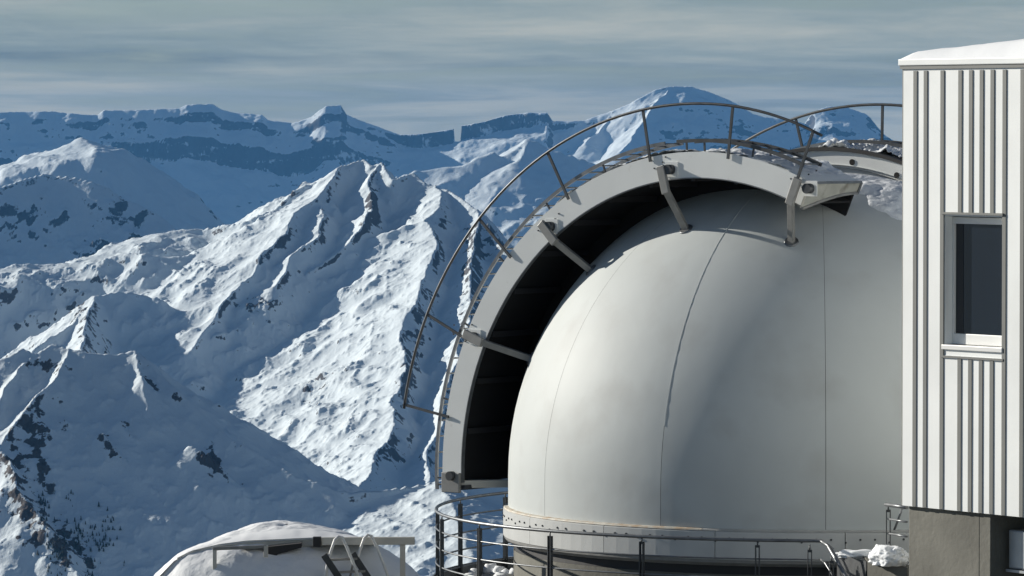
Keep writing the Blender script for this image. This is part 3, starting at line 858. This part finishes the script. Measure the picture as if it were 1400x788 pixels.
# ---- swinging arms between near shutter and dome
arms = [((634, 456), (659, 469), (724, 490)), ((739, 305), (759, 332), (808, 370)), ((903, 227), (911, 265), (938, 314)), ((1091, 244), (1079, 280), (1082, 331))]
for (b0, b1, e) in arms:
    ar = empty('shutter_arm', (0, 0, 0)); ar.parent = dome; ar.location = Vector((0, 0, 0.78))
    p0, p1 = plane_hit(*b0, A1 + 0.10), plane_hit(*b1, A1 + 0.10)
    pe = sphere_hit(*e)
    ax = (p1 - p0).normalized()
    m_ = MB(); m_.bar(p0, p1, 0.05, 0.115, Wv.cross(ax)); m_.build('bracket', M_arm, ar, bevel=0.008)
    m_ = MB(); m_.bar(p1 - ax * 0.06, pe + (pe - p1).normalized() * 0.03, 0.055, 0.085, Wv.cross(ax)); m_.build('strut', M_arm, ar, bevel=0.006)
    pin = p0 + ax * 0.13 + (Wv.cross(ax) if (Wv.cross(ax)).dot(Zv) > 0 else -Wv.cross(ax)) * 0.0
    side = Vector((1, 0, 0)); pin = p0 + ax * 0.10
    pin2 = plane_hit(b0[0] + 12 if b0[0] < 1050 else b0[0] + 14, b0[1] + (5 if b0[0] < 1050 else 14), A1 + 0.06)
    m_ = MB(); m_.tube([pin2 + Wv * 0.08, pin2 - Wv * 0.05], 0.062, 16); m_.build('pivot_pin', M_dsteel, ar)
    m_ = MB(); m_.box(pin2 + Wv * 0.052, (0.19, 0.012, 0.19), (Dv, Wv, Zv)); m_.build('pivot_plate', M_cheek, ar)
    foot = (pe - DC).normalized()
    m_ = MB(); m_.tube([pe - foot * 0.02, pe + foot * 0.018], [0.10, 0.085], 12); m_.build('foot_plate', M_zinc, ar)
    m_ = MB()
    for k in range(7):
        q = plane_hit(b0[0] + random.uniform(-16, 26), b0[1] + random.uniform(-14, 16), A1 + 0.004)
        m_.tube([q + Wv * 0.006, q - Wv * 0.008], 0.011, 5)
    tag(m_.build('rivets', M_dsteel, ar), kind='stuff')
# the bottom arm: a plate gripping the shutter's foot and a bar to the dome
ar = empty('shutter_arm', (0, 0, 0)); ar.parent = dome; ar.location = Vector((0, 0, 0.78))
p0 = plane_hit(617, 660, A1 + 0.03)
m_ = MB(); m_.box(p0, (0.30, 0.05, 0.26), (Dv, Wv, Zv)); m_.build('bracket', M_arm, ar, bevel=0.01)
p0b = plane_hit(615, 651, A1 + 0.09)
m_ = MB(); m_.tube([p0b + Wv * 0.06, p0b - Wv * 0.02], 0.06, 14); m_.build('pivot_pin', M_dsteel, ar)
p1 = plane_hit(628, 662, A1 - 0.05); p2 = plane_hit(696, 661, A1 - 0.62)
m_ = MB(); m_.bar(p1, p2, 0.12, 0.10); m_.build('strut', M_beam, ar, bevel=0.01)

# ---- snow lying on things
def snow_lump(c, size, seed, rot=0.0, rough=0.25, sub=3):
    bm = bmesh.new(); bmesh.ops.create_icosphere(bm, subdivisions=sub, radius=1.0)
    rr = random.Random(seed); ph = [rr.uniform(0, 6) for _ in range(9)]
    m_ = MB(); vs_ = []
    for v in bm.verts:
        p = v.co
        k = 1 + rough * 1.6 * mnoise.fractal(p * 1.7 + Vector((seed * 3.7, seed, 0)), 0.7, 2.1, 6)
        q = Vector((p.x * size[0] * k, p.y * size[1] * k, max(p.z, -0.35) * size[2] * k))
        q = Matrix.Rotation(rot, 3, 'Z') @ q
        vs_.append(c + q)
    m_.add(vs_, [tuple(v.index for v in f.verts) for f in bm.faces], True)
    bm.free()
    return m_
def snow_crust(name, r0, ph, a_lo, a_hi, seed, label, thick=0.05):
    """Wind-packed broken crust along the top of a shutter."""
    gr = make_perm(seed); nphi, na = 150, 34
    f = np.linspace(ph[0], ph[1], nphi); a = np.linspace(a_lo, a_hi, na)
    Fg, Ag = np.meshgrid(f, a)
    s = Fg * math.pi / 180 * 4.2
    h = thick * (0.9 * fbm(s / 0.45, Ag / 0.45, 5, gr, 0.65) + 0.15)
    edge = np.minimum(np.minimum((Fg - ph[0]) / 6, (ph[1] - Fg) / 6), 1)
    h = h * np.clip(edge, 0, 1) - 0.02 * (1 - np.clip(edge, 0, 1))
    m_ = MB(); vs_ = []
    for i in range(na):
        for j in range(nphi):
            vs_.append(S(r0 + float(h[i, j]), float(Fg[i, j]), float(Ag[i, j])))
    m_.add(vs_, [(i * nphi + j, i * nphi + j + 1, (i + 1) * nphi + j + 1, (i + 1) * nphi + j) for i in range(na - 1) for j in range(nphi - 1)], True)
    o = m_.build(name, M_dirtysnow)
    return tag(o, label, 'snow', kind='stuff')
snow_crust('snow_crust', RO + 0.004, (48, 114), A1 - 1.0, A1 - 0.01, 61, 'broken snow crust on top of the open shutter', 0.07)
snow_crust('snow_crust', RO + 0.02, (70, 114), A2 - 1.05, A2 - 0.12, 67, 'lumpy snow on top of the closed shutter', 0.16)
def dome_crust():
    gr = make_perm(71); n = 70
    c_ = (sphere_hit(1222, 268) - DC).normalized(); t1 = Vector((1, 0, 0)); t1 = (t1 - c_ * t1.dot(c_)).normalized(); t2 = c_.cross(t1)
    m_ = MB(); vs_ = []
    for i in range(n):
        for j in range(n):
            u = (i / (n - 1) - 0.5) * 1.5; v = (j / (n - 1) - 0.5) * 1.7
            dr = (c_ * RD + t1 * u + t2 * v).normalized()
            ns_ = float(fbm(np.array([u * 2.2 + 5]), np.array([v * 2.2 + 5]), 5, gr, 0.5)[0])
            h = 0.10 * (1 - (u / 0.5) ** 2 - (v / 0.55) ** 2) + 0.06 * ns_
            vs_.append(DC + dr * (RD + max(-0.03, min(h, 0.2))))
    m_.add(vs_, [(i * n + j, (i + 1) * n + j, (i + 1) * n + j + 1, i * n + j + 1) for i in range(n - 1) for j in range(n - 1)], True)
    tag(m_.build('snow_drift', M_dirtysnow), 'grey snow drift frozen to the top of the big dome beside the panelled building', 'snow', kind='stuff')
dome_crust()
# dark ribs inside the open shutter
for f in frange(8, 108, 11):
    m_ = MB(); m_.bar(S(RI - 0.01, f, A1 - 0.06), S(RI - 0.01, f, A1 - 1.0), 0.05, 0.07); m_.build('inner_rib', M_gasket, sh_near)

# ================================================================== round concrete base, walkway and railing
base = empty('dome_base', (0, 0, 0), 'round weathered concrete base wall under the big white dome', 'wall')
mb = MB()
mb.loft([[cyl(3.7, a, -0.951), cyl(3.93, a, -0.951), cyl(3.95, a, -HS - 0.3), cyl(3.7, a, -HS - 0.3)] for a in frange(0, 357, 120)], closed=True)
mb.build('base_wall', M_concrete, base)

ZF = -1.46      # walkway floor below the dome's centre
ZR = -0.44      # top rail
walk = empty('walkway', (0, 0, HS + ZF), 'ring walkway with dark decking and snow around the dome base', 'walkway')
mb = MB()
mb.loft([[cyl(3.96, a, ZF), cyl(4.96, a, ZF), cyl(4.96, a, ZF - 0.06), cyl(3.96, a, ZF - 0.06)] for a in frange(100, 300, 80)])
mb.build('deck', M_dsteel, walk)
mb = MB()
mb.loft([[cyl(4.965, a, ZF + 0.14), cyl(4.985, a, ZF + 0.14), cyl(4.985, a, ZF - 0.18), cyl(4.965, a, ZF - 0.18)] for a in frange(100, 268, 80)])
mb.build('toe_board', M_zinc, walk)
for a in frange(110, 290, 10):
    mb = MB()
    mb.bar(cyl(3.94, a, ZF - 0.75), cyl(4.9, a, ZF - 0.1), 0.06, 0.08)
    mb.build('bracket', M_dsteel, walk)
rr = random.Random(12)
for k in range(16):
    a = rr.uniform(150, 205)
    o = snow_lump(cyl(rr.uniform(4.1, 4.8), a, ZF + 0.02), (rr.uniform(0.05, 0.18), rr.uniform(0.05, 0.16), rr.uniform(0.03, 0.10)), 100 + k, rr.random() * 3, 0.3, 2).build('snow_clod', M_snow)
    tag(o, 'small clod of snow lying on the walkway deck by the dome base', 'snow', 'snow clods on the walkway deck')

rail = empty('walkway_railing', (0, 0, HS + ZF), 'curved galvanised railing with five rails around the dome walkway', 'railing')
RR = 4.93
A_ST, A_EN = 100, 266.8
def arc_pts(r, z, a0, a1, n): return [cyl(r, a, z) for a in frange(a0, a1, n)]
# where the ring ends a straight piece steps down to the stair
end = cyl(RR, A_EN, ZR)
gate = at(1133, 747, 58.55)
mb = MB(); mb.tube(arc_pts(RR, ZR, A_ST, A_EN, 90) + [end + (gate - end) * 0.5, gate, gate + Vector((0.05, -0.02, -0.04))], 0.021, 8)
mb.build('top_rail', M_zinc, rail)
for i in range(4):
    z = ZR - 0.225 * (i + 1)
    mb = MB(); mb.tube(arc_pts(RR, z, A_ST, A_EN, 90), 0.0115, 6); mb.build('lower_rail', M_zinc, rail)
    if i < 3:
        e2 = cyl(RR, A_EN, z)
        g2 = gate + Vector((-0.10 * (i + 1) * 0.4, 0, -0.2 * (i + 1)))
        mb = MB(); mb.tube([e2, e2 + (g2 - e2) * 0.55, g2, g2 + Vector((0.10, -0.1, -0.16)), g2 + Vector((0.12, -0.12, -0.5))], 0.013, 6); mb.build('lower_rail', M_zinc, rail)
mb = MB(); mb.tube([gate, gate + Vector((0.24, -0.25, -0.42)), gate + Vector((0.45, -0.5, -0.9)), gate + Vector((0.6, -0.7, -1.25))], 0.026, 8); mb.build('stair_rail', M_zinc, rail)
def post(p_top, h, tang, parent):
    mb = MB()
    n_ = tang.cross(Zv).normalized()
    for s_ in (-1, 1):
        mb.box(p_top + Vector((0, 0, -0.06 - (h - 0.06) / 2)) + tang * (0.022 * s_), (0.011, 0.046, h - 0.06), (tang, n_, Zv))
    mb.box(p_top + Vector((0, 0, -0.075)), (0.05, 0.02, 0.03), (tang, n_, Zv))
    mb.tube([p_top + Vector((0, 0, -0.09)), p_top], 0.01, 6)
    return mb.build('post', M_dsteel, parent)
for a in (113, 129, 145, 160, 175.5, 191, 208, 225, 241, 258):
    tang = Vector((-math.sin(R(a)), math.cos(R(a)), 0))
    post(cyl(RR, a, ZR), 1.12, tang, rail)
post(at(1107, 745, 58.75), 1.3, Vector((1, 0, 0)), rail)
post(at(1137, 760, 58.45), 1.2, Vector((1, 0, 0)), rail)

# small stair landing between walkway and building
stair = empty('landing', (gate.x, gate.y, gate.z - 1.2), 'dark steel stair landing beside the concrete pier', 'stairs')
mb = MB()
for k in range(7):
    c = gate + Vector((0.35 + 0.0, -0.1 - 0.26 * k, -1.05 - 0.19 * k))
    m_ = MB(); m_.box(c, (0.95, 0.27, 0.04)); m_.build('tread', M_dsteel, stair)
for s_ in (-0.5, 0.5):
    m_ = MB(); m_.bar(gate + Vector((0.35 + s_, 0.05, -1.02)), gate + Vector((0.35 + s_, -1.85, -2.4)), 0.03, 0.2); m_.build('stringer', M_dsteel, stair)

# ================================================================== panelled building on its concrete pier
BD = 57.0
BL = at(1232, 394, BD); BL.z = 0
U = Vector((0.568, -0.823, 0)).normalized()      # along the sunny face, to the right and nearer
V = Vector((0.823, 0.568, 0)).normalized()       # into the building
NB = -V
ZB = at(1232, 691, BD).z; ZT = at(1232, 95, BD).z
FACE_L, DEEP = 5.2, 5.5
def s_of(px):
    X0 = BL.x - CAM.x; k = (px - 700.0) / F_PX
    return (k * BD - X0) / (U.x - k * U.y) if True else 0
def B(s, d, z): return Vector((BL.x, BL.y, 0)) + U * s + V * d + Vector((0, 0, z))
bld = empty('panelled_building', B(0, 0, 0), 'tall white building clad in ribbed metal panels, snow on its roof', 'building')
ribs_full = [s_of(p) for p in (1251.6, 1265.7, 1288.6, 1373.6, 1398)]
ribs_full += [ribs_full[-1] + 0.30 * k for k in (0.8, 1.6, 2.0, 3.0, 4.0, 5.2, 6.5, 7.6, 8.5)]
ribs_full = [r_ for r_ in ribs_full if r_ < FACE_L - 0.1]
ribs_short = [s_of(p) for p in (1313.0, 1327.6, 1342.2, 1357)]
s_w0, s_w1 = s_of(1289.5), s_of(1372.5)
def zpix(px, py): 
    s_ = s_of(px); d_ = BD + U.y * s_
    return at(px, py, d_).z
zw1, zw0 = zpix(1330, 294), zpix(1330, 488)
T = 0.06
def panel(s0, s1, z0, z1):
    m_ = MB(); m_.box(B((s0 + s1) / 2, T / 2, (z0 + z1) / 2), (s1 - s0 - 0.004, T, z1 - z0), (U, V, Zv))
    return m_.build('wall_panel', M_clad, bld)
edges = [0.03] + ribs_full + [FACE_L]
for s0, s1 in zip(edges[:-1], edges[1:]):
    if abs(s0 - ribs_full[2]) < 1e-6:
        xs_ = [s0] + ribs_short + [s1]
        for q0, q1 in zip(xs_[:-1], xs_[1:]):
            panel(q0, q1, ZB, zw0); panel(q0, q1, zw1, ZT)
    else:
        panel(s0, s1, ZB, ZT)
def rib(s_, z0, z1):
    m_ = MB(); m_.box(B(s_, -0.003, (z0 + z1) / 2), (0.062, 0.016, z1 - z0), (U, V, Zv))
    m_.build('rib', M_seam, bld)  # dark grey paints in the rib's shaded side and cast shadow
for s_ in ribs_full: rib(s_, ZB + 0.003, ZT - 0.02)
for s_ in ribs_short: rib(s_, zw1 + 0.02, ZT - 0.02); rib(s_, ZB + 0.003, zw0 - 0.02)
# rounded corner trim
m_ = MB()
ang = [math.pi * 0.5 * i / 6 for i in range(7)]
rc = 0.05
loop0 = [(0.03 - rc * math.cos(t) * 1.0, 0.05 - rc * math.sin(t)) for t in ang] 
prof = [(0.028, 0.002)] + [(0.028 - rc * math.sin(t), 0.002 + rc * (1 - math.cos(t))) for t in ang[1:]] + [(0.028 - rc, 0.25), (0.0, 0.25), (0.0, 0.08), (0.028, 0.058)]
m_.loft([[B(p[0], p[1], ZB) for p in prof], [B(p[0], p[1], ZT) for p in prof]], smooth=False)
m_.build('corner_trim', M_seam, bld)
# the rest of the body
m_ = MB(); m_.box(B(FACE_L / 2 + 0.02, 0.45 + DEEP / 2 - 0.2, (ZB + ZT) / 2), (FACE_L - 0.1, DEEP, ZT - ZB - 0.01), (U, V, Zv)); m_.build('building_body', M_clad, bld)
# roof edge, roof and snow
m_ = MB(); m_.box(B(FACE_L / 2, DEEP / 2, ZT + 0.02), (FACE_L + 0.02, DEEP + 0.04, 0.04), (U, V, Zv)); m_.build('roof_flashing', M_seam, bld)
m_ = MB(); m_.box(B(FACE_L / 2, DEEP / 2, ZT + 0.078), (FACE_L + 0.05, DEEP + 0.07, 0.075), (U, V, Zv)); m_.build('roof_edge', M_clad, bld, bevel=0.01)
nS, nD = 60, 40
m_ = MB(); vs_ = []
grs = make_perm(77)
for i in range(nS):
    for j in range(nD):
        u_ = i / (nS - 1); v_ = j / (nD - 1)
        s_ = -0.022 + u_ * (FACE_L + 0.044); d_ = -0.032 + v_ * (DEEP + 0.064)
        e_ = min(u_ * 14, v_ * 18, (1 - u_) * 8, (1 - v_) * 8, 1.0)
        h = 0.03 + 0.06 * math.sqrt(max(e_, 0)) + 0.135 * s_ * min(1, 0.35 + v_ * 2) + 0.02 * float(fbm(np.array([s_ * 1.4]), np.array([d_ * 1.4]), 3, grs)[0])
        if e_ <= 0: h = -0.01
        vs_.append(B(s_, d_, ZT + 0.116 + h))
m_.add(vs_, [(i * nD + j, (i + 1) * nD + j, (i + 1) * nD + j + 1, i * nD + j + 1) for i in range(nS - 1) for j in range(nD - 1)], True)
tag(m_.build('roof_snow', M_smoothsnow), 'thick smooth snow lying on the roof of the panelled building', 'snow', kind='stuff')
# window
win = empty('window', (0, 0, 0)); win.parent = bld; win.location = (0, 0, 0)
def wbox(name, s0, s1, d0, d1, z0, z1, mat, bv=0.0):
    m_ = MB(); m_.box(B((s0 + s1) / 2, (d0 + d1) / 2, (z0 + z1) / 2), (s1 - s0, d1 - d0, z1 - z0), (U, V, Zv))
    return m_.build(name, mat, win, bevel=bv)
fr = 0.055
g0, g1 = s_w0 + 0.03, s_w1 - 0.03
zg0, zg1 = zpix(1335, 473), zpix(1335, 298)
wbox('reveal', s_w0 + 0.003, s_w0 + 0.028, 0.005, 0.24, zw0, zw1, M_clad)
wbox('reveal', s_w1 - 0.028, s_w1 - 0.003, 0.005, 0.24, zw0, zw1, M_clad)
wbox('reveal', s_w0 + 0.03, s_w1 - 0.03, 0.005, 0.24, zw1 - 0.02, zw1 - 0.001, M_clad)
wbox('frame', g0, g0 + 0.03, 0.11, 0.18, zg0, zg1, M_frame, 0.005)
wbox('frame', g1 - fr, g1, 0.11, 0.18, zg0, zg1, M_frame, 0.005)
wbox('frame', g0 + 0.03, g1 - fr, 0.11, 0.18, zg1 - 0.075, zg1, M_frame, 0.005)
wbox('frame', g0 + 0.03, g1 - fr, 0.11, 0.18, zg0, zg0 + 0.12, M_frame, 0.005)
wbox('pane', g0 + 0.03, g1 - fr, 0.14, 0.155, zg0 + 0.12, zg1 - 0.075, M_glass)
wbox('sill', s_w0 - 0.0, s_w1 - 0.0, -0.025, 0.17, zg0 - 0.06, zg0 - 0.006, M_frame, 0.006)
wbox('under_sill', s_w0 + 0.03, s_w1 - 0.03, 0.005, 0.1, zw0, zg0 - 0.062, M_clad)
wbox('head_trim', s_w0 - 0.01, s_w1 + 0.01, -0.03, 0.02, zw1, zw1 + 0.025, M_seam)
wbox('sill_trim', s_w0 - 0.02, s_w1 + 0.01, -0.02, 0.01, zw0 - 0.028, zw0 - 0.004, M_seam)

# concrete pier and low wall under the building
pier = empty('concrete_pier', B(0.5, 0.3, 0), 'stained square concrete pier under the panelled building', 'pier')
sp0, sp1 = s_of(1238), s_of(1335)
m_ = MB(); m_.box(B((sp0 + sp1) / 2, 0.06 + 0.6, (ZB - 0.2) / 2), (sp1 - sp0, 1.2, ZB + 0.2 - 0.003), (U, V, Zv)); m_.build('pier_block', M_concrete, pier, bevel=0.012)
m_ = MB(); m_.box(B(sp1 + 0.10, 0.055 + 0.6, (ZB - 0.2) / 2), (0.19, 1.2, ZB + 0.2 - 0.003), (U, V, Zv)); m_.build('pier_edge', M_concrete, pier, bevel=0.008)
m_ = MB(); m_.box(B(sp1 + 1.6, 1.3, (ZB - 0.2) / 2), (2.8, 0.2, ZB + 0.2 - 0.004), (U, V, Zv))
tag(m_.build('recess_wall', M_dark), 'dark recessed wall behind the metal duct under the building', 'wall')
duct = empty('air_duct', B(sp1 + 0.9, 0.6, 0), 'grey sheet metal duct box under the panelled building', 'duct')
zd1, zd0 = zpix(1385, 728), zpix(1385, 782)
m_ = MB(); m_.box(B(s_of(1376) + 0.33, 0.48, (zd0 + zd1) / 2), (1.1, 0.5, zd1 - zd0), (U, V, Zv)); m_.build('duct_box', M_duct, duct, bevel=0.02)
m_ = MB(); m_.box(B(s_of(1376) + 0.33, 0.48, zd0 - 0.02), (1.14, 0.54, 0.03), (U, V, Zv)); m_.build('duct_flange', M_duct, duct)
m_ = MB(); m_.box(B(s_of(1376) + 0.33, 0.48, (zd0 - 0.04) / 2), (0.16, 0.16, zd0 - 0.04), (U, V, Zv)); m_.build('duct_leg', M_duct, duct)

lw = empty('low_wall', (0, 0, 0), 'low concrete parapet beside the pier with snow on it', 'wall')
pw0 = at(1148, 758, 58.9); pw1 = at(1186, 767, 58.2); pw2 = at(1240, 776, 57.6)
def prism(name, pts, ztop, zbot, mat, parent):
    m_ = MB()
    m_.loft([[Vector((p.x, p.y, zbot)) for p in pts], [Vector((p.x, p.y, zt)) for p, zt in zip(pts, ztop)]])
    return m_.build(name, mat, parent)
prism('parapet', [pw1, pw2, pw2 + Vector((0.25, 0.85, 0)), pw1 + Vector((0.0, 0.8, 0))], [pw1.z, pw2.z, pw2.z, pw1.z], -0.2, M_concrete, lw)
prism('ramp_wall', [pw0, pw1 + Vector((-0.012, 0.02, 0)), pw1 + Vector((-0.012, 0.6, 0)), pw0 + Vector((0, 0.5, 0))], [pw0.z, pw1.z - 0.01, pw1.z - 0.01, pw0.z], -0.2, M_dsteel, lw)
o = snow_lump(at(1216, 765, 57.95), (0.22, 0.3, 0.16), 31, 0.3, 0.15, 5).build('snow_heap', M_snow)
tag(o, 'bright sunlit snow heap on the parapet against the concrete pier', 'snow')
o = snow_lump(at(1172, 759, 58.9), (0.28, 0.2, 0.06), 35, 0.0, 0.2, 4).build('snow_heap', M_snow)
tag(o, 'thin shaded snow heap on the ramp wall below the dome skirt', 'snow')

sr = empty('stair_railing', at(1212, 748, 58.4), 'short steel railing running into the concrete pier', 'railing')
r0 = at(1211, 690, 58.3); r1 = at(1240, 694, 57.7)
m_ = MB(); m_.tube([r0, r1], 0.022, 8); m_.build('top_rail', M_zinc, sr)
for dz in (0.17, 0.34):
    m_ = MB(); m_.tube([r0 + Vector((0.03, 0, -dz)), r1 + Vector((0, 0, -dz))], 0.013, 6); m_.build('lower_rail', M_zinc, sr)
post(r0 + Vector((0.03, 0, 0)), 0.85, Vector((1, 0, 0)), sr)
m_ = MB(); m_.tube([r0 + Vector((0.20, -0.05, -0.02)), r0 + Vector((0.1, 0, -0.3))], 0.013, 6); m_.build('brace', M_zinc, sr)

# ================================================================== the small snow-covered dome below
SD = 70.0
sdc = at(392, 722, SD); R2 = 2.6; sdc.z -= R2
small = empty('small_dome', (sdc.x, sdc.y, 0), 'small cream observatory dome half buried in snow, roof rails on top', 'dome')
def sdome(name, r, mat, e0, e1, a0=0, a1=360, flat=1.0, n=49, ne=20, jitter=0.0, close=True):
    m_ = MB(); loops = []
    grj = make_perm(91)
    for e in frange(e0, e1, ne):
        row = []
        for a in frange(a0, a1, n):
            k = r
            if jitter: k += jitter * float(fbm(np.array([a / 25.0]), np.array([e / 14.0]), 4, grj)[0])
            row.append(sdc + Vector((k * math.cos(R(e)) * math.cos(R(a)), k * math.cos(R(e)) * math.sin(R(a)), k * math.sin(R(e)) * flat)))
        loops.append(row)
    vs_ = [p for l_ in loops for p in l_]
    m_.add(vs_, [(i * n + j, i * n + j + 1, (i + 1) * n + j + 1, (i + 1) * n + j) for i in range(ne - 1) for j in range(n - 1)], True)
    return m_.build(name, mat, small)
sdome('dome_shell', R2, M_beige, 0, 89.5)
mb = MB(); mb.loft([[sdc + Vector((R2 * math.cos(R(a)) * k, R2 * math.sin(R(a)) * k, z)) for (k, z) in ((0.97, 0.02), (1.02, 0.02), (1.02, -sdc.z - 0.2), (0.97, -sdc.z - 0.2))] for a in frange(0, 354, 60)], closed=True)
mb.build('drum_wall', M_concrete, small)
# snow blanket draped on it
grj = make_perm(93)
m_ = MB(); vs_ = []; nA, nE = 120, 40
for i in range(nE):
    for j in range(nA):
        e = 89.5 - i * (89.5 - 20) / (nE - 1); a = 360.0 * j / (nA - 1)
        c_, s_ = math.cos(R(e)) * math.cos(R(a)), math.cos(R(e)) * math.sin(R(a))
        nz = float(fbm(np.array([c_ * 4 + 9]), np.array([s_ * 4 + 9]), 5, grj, 0.55)[0])
        cov = 0.07 + 0.06 * nz + 0.17 * math.exp(-((s_ + 0.55) / 0.2) ** 2 - ((c_ + 0.25) / 0.3) ** 2) + 0.19 * math.exp(-((s_ + 0.38) / 0.2) ** 2 - ((c_ + 0.5) / 0.2) ** 2) - max(0, (34 - e)) * 0.008
        vs_.append(sdc + Vector((c_, s_, math.sin(R(e)))) * (R2 + cov))
m_.add(vs_, [(i * nA + j, (i + 1) * nA + j, (i + 1) * nA + j + 1, i * nA + j + 1) for i in range(nE - 1) for j in range(nA - 1)], True)
tag(m_.build('snow_blanket', M_snow), 'snow blanket draped over the small cream dome', 'snow', kind='stuff')
# curved shutter lid on top with a flat side board, and its runway beams
def pt(px, py, dep): return at(px, py, dep)
TOPX = [(205, 800), (215, 788), (240, 762), (260, 749), (300, 735), (340, 728), (390, 722), (430, 723), (460, 728), (490, 734), (510, 742)]
FASX = [(240, 764), (262, 753), (300, 744), (335, 739.5), (365, 738), (430, 735), (545, 735)]
LOWX = [(240, 765), (262, 755), (300, 747), (335, 745), (362, 747), (366, 752), (412, 748), (430, 746), (545, 744)]
def ip(tab, x): return float(np.interp(x, [t[0] for t in tab], [t[1] for t in tab]))
m_ = MB(); loops = []
f_, b_ = SD - R2 * 0.46, SD + 0.7
for px in frange(242, 520, 50):
    loops.append([pt(px, ip(LOWX, px), f_), pt(px, ip(FASX, px), f_), pt(px, ip(FASX, px) - 1, b_), pt(px, ip(LOWX, px) - 2, b_)])
m_.loft(loops); m_.build('shutter_lid', M_beam, small)
m_ = MB(); vs_ = []; ns, nd = 80, 16
grk = make_perm(95)
for i in range(ns):
    px = 212 + (505 - 212) * i / (ns - 1.0)
    yt, yf = ip(TOPX, px), max(ip(FASX, px), ip(TOPX, px) + 1) + 2.0
    for j in range(nd):
        v_ = j / (nd - 1.0)
        k_ = math.sin(math.pi / 2 * min(1, v_ / 0.45)) ** 0.8 if v_ < 0.45 else 1 - ((v_ - 0.45) / 0.55) ** 2 * 1.6
        y_ = yf + (yt - yf) * k_ + 0.8 * float(fbm(np.array([px / 22.0]), np.array([v_ * 4]), 4, grk)[0]) * (j > 0)
        vs_.append(pt(px, y_, f_ - 0.02 + v_ * 2.1))
m_.add(vs_, [(i * nd + j, (i + 1) * nd + j, (i + 1) * nd + j + 1, i * nd + j + 1) for i in range(ns - 1) for j in range(nd - 1)], True)
tag(m_.build('snow_ridge', M_smoothsnow), 'smooth snow ridge lying along the lid of the small dome', 'snow', kind='stuff')
FD = SD - R2 * 0.50
def sbar(name, p, q, w_, h_, mat):
    m_ = MB(); m_.bar(p, q, w_, h_); return m_.build(name, mat, small, bevel=0.006)
sbar('runway_beam', pt(440, 740, FD), pt(567, 739.5, FD), 0.10, 0.105, M_beam)
sbar('runway_post', pt(550.5, 745, FD), Vector((pt(550.5, 745, FD).x, pt(550.5, 745, FD).y, 0)), 0.075, 0.075, M_beam)
sbar('runway_beam', pt(291, 750.5, FD - 0.3), pt(364, 747.5, FD - 0.3), 0.06, 0.045, M_arm)
sbar('runway_post', pt(293.5, 751, FD - 0.3), Vector((pt(293.5, 751, FD - 0.3).x, pt(293.5, 751, FD - 0.3).y, 0)), 0.055, 0.055, M_beam)
sbar('bracket', pt(363.5, 746, FD - 0.3), pt(363.5, 762, FD - 0.3), 0.06, 0.06, M_beam)
sbar('joint_gap', pt(428, 741, FD - 0.02), pt(439, 741, FD - 0.02), 0.12, 0.14, M_gasket)
# dark opening under the lid
m_ = MB()
d_ = FD - 0.16
poly = [(330, 751), (362, 750), (366, 762), (372, 768), (380, 758), (412, 749), (412, 743), (366, 748)]
P0 = [pt(x, y, d_) for x, y in poly]; P1 = [p + Vector((0, 0.5, 0)) for p in P0]
m_.loft([P0, P1]); m_.build('slit_opening', M_dark, small)
# ladder with two looped grab rails
lad = empty('roof_ladder', (pt(480, 780, FD - 0.6).x, pt(480, 780, FD - 0.6).y, 0), 'short steel ladder with two white looped grab rails by the small dome', 'ladder')
LD = FD - 0.55
for dx, dd in ((0, 0), (40, 0.35)):
    pts_ = [(444, 800), (447, 775), (452, 755), (458, 738), (463, 733.5), (468, 735), (474, 748), (484, 772), (494, 800)]
    m_ = MB(); m_.tube([pt(x + dx, y - (2 if dx else 0), LD + dd) for x, y in pts_], 0.02, 8); m_.build('grab_rail', M_frame, lad)
m_ = MB(); m_.bar(pt(443, 759, LD), pt(470, 800, LD), 0.05, 0.09); m_.build('side_rail', M_dsteel, lad)
m_ = MB(); m_.bar(pt(482, 757, LD + 0.35), pt(510, 800, LD + 0.35), 0.05, 0.09); m_.build('side_rail', M_dsteel, lad)
for (x0, y0, x1, y1) in ((448, 766, 487, 764), (458, 783, 498, 781)):
    m_ = MB(); m_.bar(pt(x0, y0, LD), pt(x1, y1, LD + 0.35), 0.06, 0.03); m_.build('tread', M_arm, lad)
m_ = MB(); m_.bar(pt(484, 765, LD + 0.2), pt(476, 800, LD + 0.2), 0.03, 0.03); m_.build('brace', M_arm, lad)
